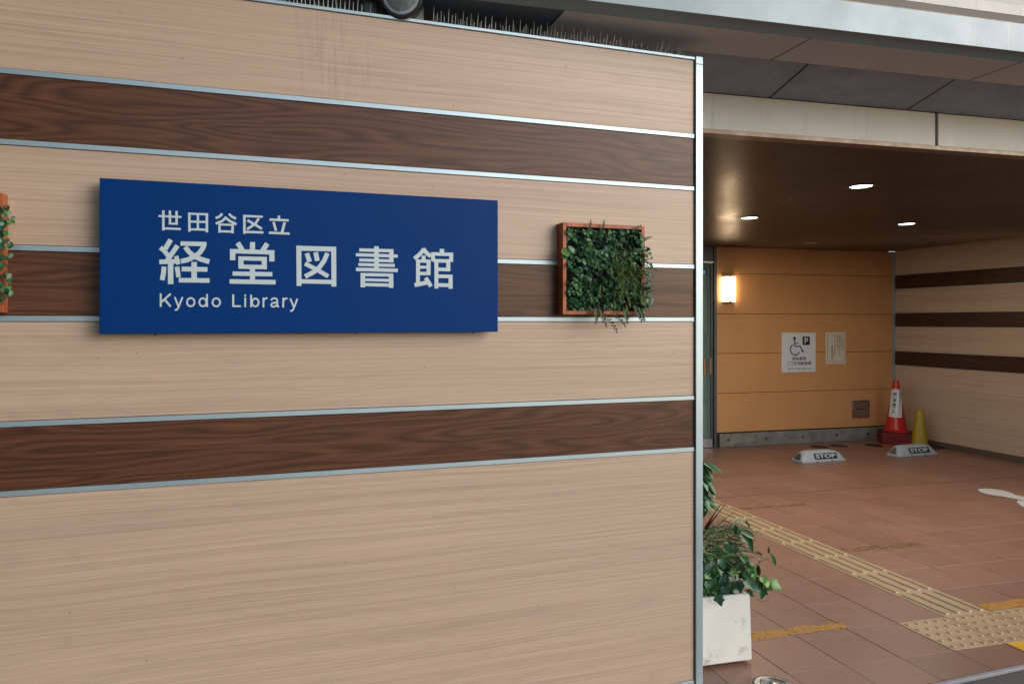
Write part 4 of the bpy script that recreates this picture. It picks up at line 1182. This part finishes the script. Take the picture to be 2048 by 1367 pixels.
# striped grassy plant
gr = plant('striped_grass', 'tufted plant with thin cream striped leaves in the planter middle', G(1.86, 2.87, hp - .02))
mb = MB(); inv = parent_inv[gr.name]
for k in range(330):
    s = PL(rr.uniform(1395, 1475), rr.uniform(1050, 1130), rr.uniform(2.76, 2.90))
    e = s + Vector((rr.gauss(.03, .05), rr.uniform(-.04, .02), rr.uniform(-.06, .05)))
    pts = bez(s, (s + e) / 2 + Vector((0, 0, .025)), e, 4); n = 5
    vs = []
    for i, p in enumerate(pts):
        t = i / 4; wd = .0030 * (1 - t) ** .6 + .0002
        vs += [inv @ (p - Vector((.2, 0, 1)) * wd), inv @ (p + Vector((.2, 0, 1)) * wd)]
    mb.add(vs, [(2 * i, 2 * i + 1, 2 * i + 3, 2 * i + 2) for i in range(4)])
stuff(obj('blades', mb.raw('blades', 'leaf_grass', True), gr))
# wiry vine with small leaves reaching right
vn = plant('wiry_vine', 'wiry vine with small glossy leaves reaching out over the tiles', G(1.90, 2.84, hp - .02))
st = MB()
def vine(path, leaves, mat_list, sz):
    pts = [PL(u, v, d) for u, v, d in path]
    st.tube(rel(vn, pts), .0017, .0009, 5)
    for u, v, dx, dz, s_ in leaves:
        place_leaf(rr.choice(mat_list), PL(u, v, 2.74), Vector((dx, -.15, dz)), TOWARD + Vector((rr.uniform(-.6, .6), 0, rr.uniform(0, .6))), s_ * .0023, vn)
vine([(1470, 1160, 2.84), (1500, 1138, 2.78), (1522, 1122, 2.75), (1541, 1114, 2.74)], [(1540, 1106, .5, -1, 27), (1538, 1106, -.2, 1, 12), (1525, 1110, -1, .6, 14), (1526, 1110, 1, -.4, 10), (1516, 1128, 0, -1, 24), (1517, 1126, .2, .6, 12)], umb, 1)
vine([(1440, 1080, 2.84), (1470, 1120, 2.78), (1495, 1134, 2.76), (1520, 1140, 2.75)], [(1504, 1138, .5, -1, 26), (1490, 1120, .5, -1, 26), (1478, 1110, .9, -.6, 26), (1492, 1108, .2, -1, 24)], umb, 1)
vine([(1420, 1110, 2.86), (1445, 1060, 2.80), (1470, 1045, 2.77), (1498, 1056, 2.75)], [(1471, 1040, 1, -.2, 13), (1478, 1038, .9, -.4, 14), (1492, 1038, .1, -1, 11), (1495, 1044, .5, -1, 13), (1471, 1048, 0, -1, 22), (1474, 1052, .3, -1, 20), (1462, 1036, .7, -.8, 12)], umb, 1)
vine([(1430, 1120, 2.86), (1460, 1085, 2.80), (1478, 1066, 2.77)], [(1481, 1058, .9, -.5, 34), (1490, 1066, .6, -1, 30), (1479, 1066, .9, -.9, 28), (1496, 1080, .4, -1, 26)], [broad, umb[0]], 1)
for k in range(120):
    u = rr.uniform(1400, 1500); v = rr.uniform(1085, 1165)
    if u > 1460 and v < 1085 + (u - 1460) * .8: continue
    place_leaf(rr.choice(umb + [ivy_g[0], broad]), PL(u, v, rr.uniform(2.76, 2.9)), Vector((rr.uniform(-.6, 1), -.3, rr.uniform(-1, .5))), TOWARD + Vector((rr.uniform(-.6, .6), 0, rr.uniform(0, .8))), rr.uniform(10, 20) * .0023, vn)
for k in range(14):
    a_ = (rr.uniform(1405, 1450), rr.uniform(1090, 1170), 2.86); b_ = (rr.uniform(1460, 1505), rr.uniform(1090, 1160), 2.78)
    st.tube(rel(vn, [PL(*a_), PL((a_[0] + b_[0]) / 2, (a_[1] + b_[1]) / 2 - 10, 2.82), PL(*b_)]), .0013, .0008, 5)
stuff(obj('stem', st.raw('stem', 'stem', True), vn))
# small bright fern at the left corner
fn = plant('bright_fern', 'small bright yellow green fern at the planter corner by the post', G(1.82, 2.76, hp - .02))
mb = MB(); st = MB(); inv = parent_inv[fn.name]
for k in range(42):
    p = inv @ PL(rr.uniform(1403, 1426), rr.uniform(1165, 1190), rr.uniform(2.72, 2.78))
    sprig(mb, st, p, Vector((rr.uniform(-.6, .9), -.4, rr.uniform(-.3, 1))), rr.uniform(.03, .06), 12, .008, .0016, rr, .5)
stuff(obj('fronds', mb.raw('fronds', 'leaf_bright'), fn))
stuff(obj('stems', st.raw('stems', 'stem_green'), fn))
# dark filler foliage low in the box
fl_ = MB(); t = plant('ground_ivy', 'dense dark small leaved undergrowth filling the planter box', G(1.86, 2.86, hp - .02)); inv = parent_inv[t.name]
for k in range(520):
    p = G(rr.uniform(1.68, 2.05), rr.uniform(2.72, 3.05), hp + rr.uniform(-.02, .15) * rr.random())
    leaf_round(fl_, inv @ p, Vector((rr.uniform(-1, 1), -1, rr.uniform(0, 1.2))), rr.uniform(.008, .016), rr)
stuff(obj('undergrowth', fl_.raw('undergrowth', 'leaf_ivy', True), t))

# ================================================================ STREET BEHIND THE CAMERA
ob = thing('building_opposite', 'grey building across the street, behind the camera', 'building', (-11, -12., -.145), R(10))
box('wall', 'city', ob, -12, 11.5, -6, 0, 0, 12)
for i in range(9):
    for j in range(4):
        x = -11 + i * 2.5; z = 1.0 + j * 2.9
        box('window', 'city_glass', ob, x, x + 1.7, -.0, .03, z, z + 1.5)

dk = thing('light_blocking_deck', 'unseen concrete deck added high overhead to block light from above', 'light blocker', (0, 0, 0), AG)
box('slab', 'concrete', dk, -18, 4, -8, 3.1, 6.8, 7.8)  # added out of view to cut overhead daylight, left open on the right
for a in range(-17, 4, 5): box('girder', 'concrete', dk, a, a + .5, -8, 3.0, 6.2, 6.799)
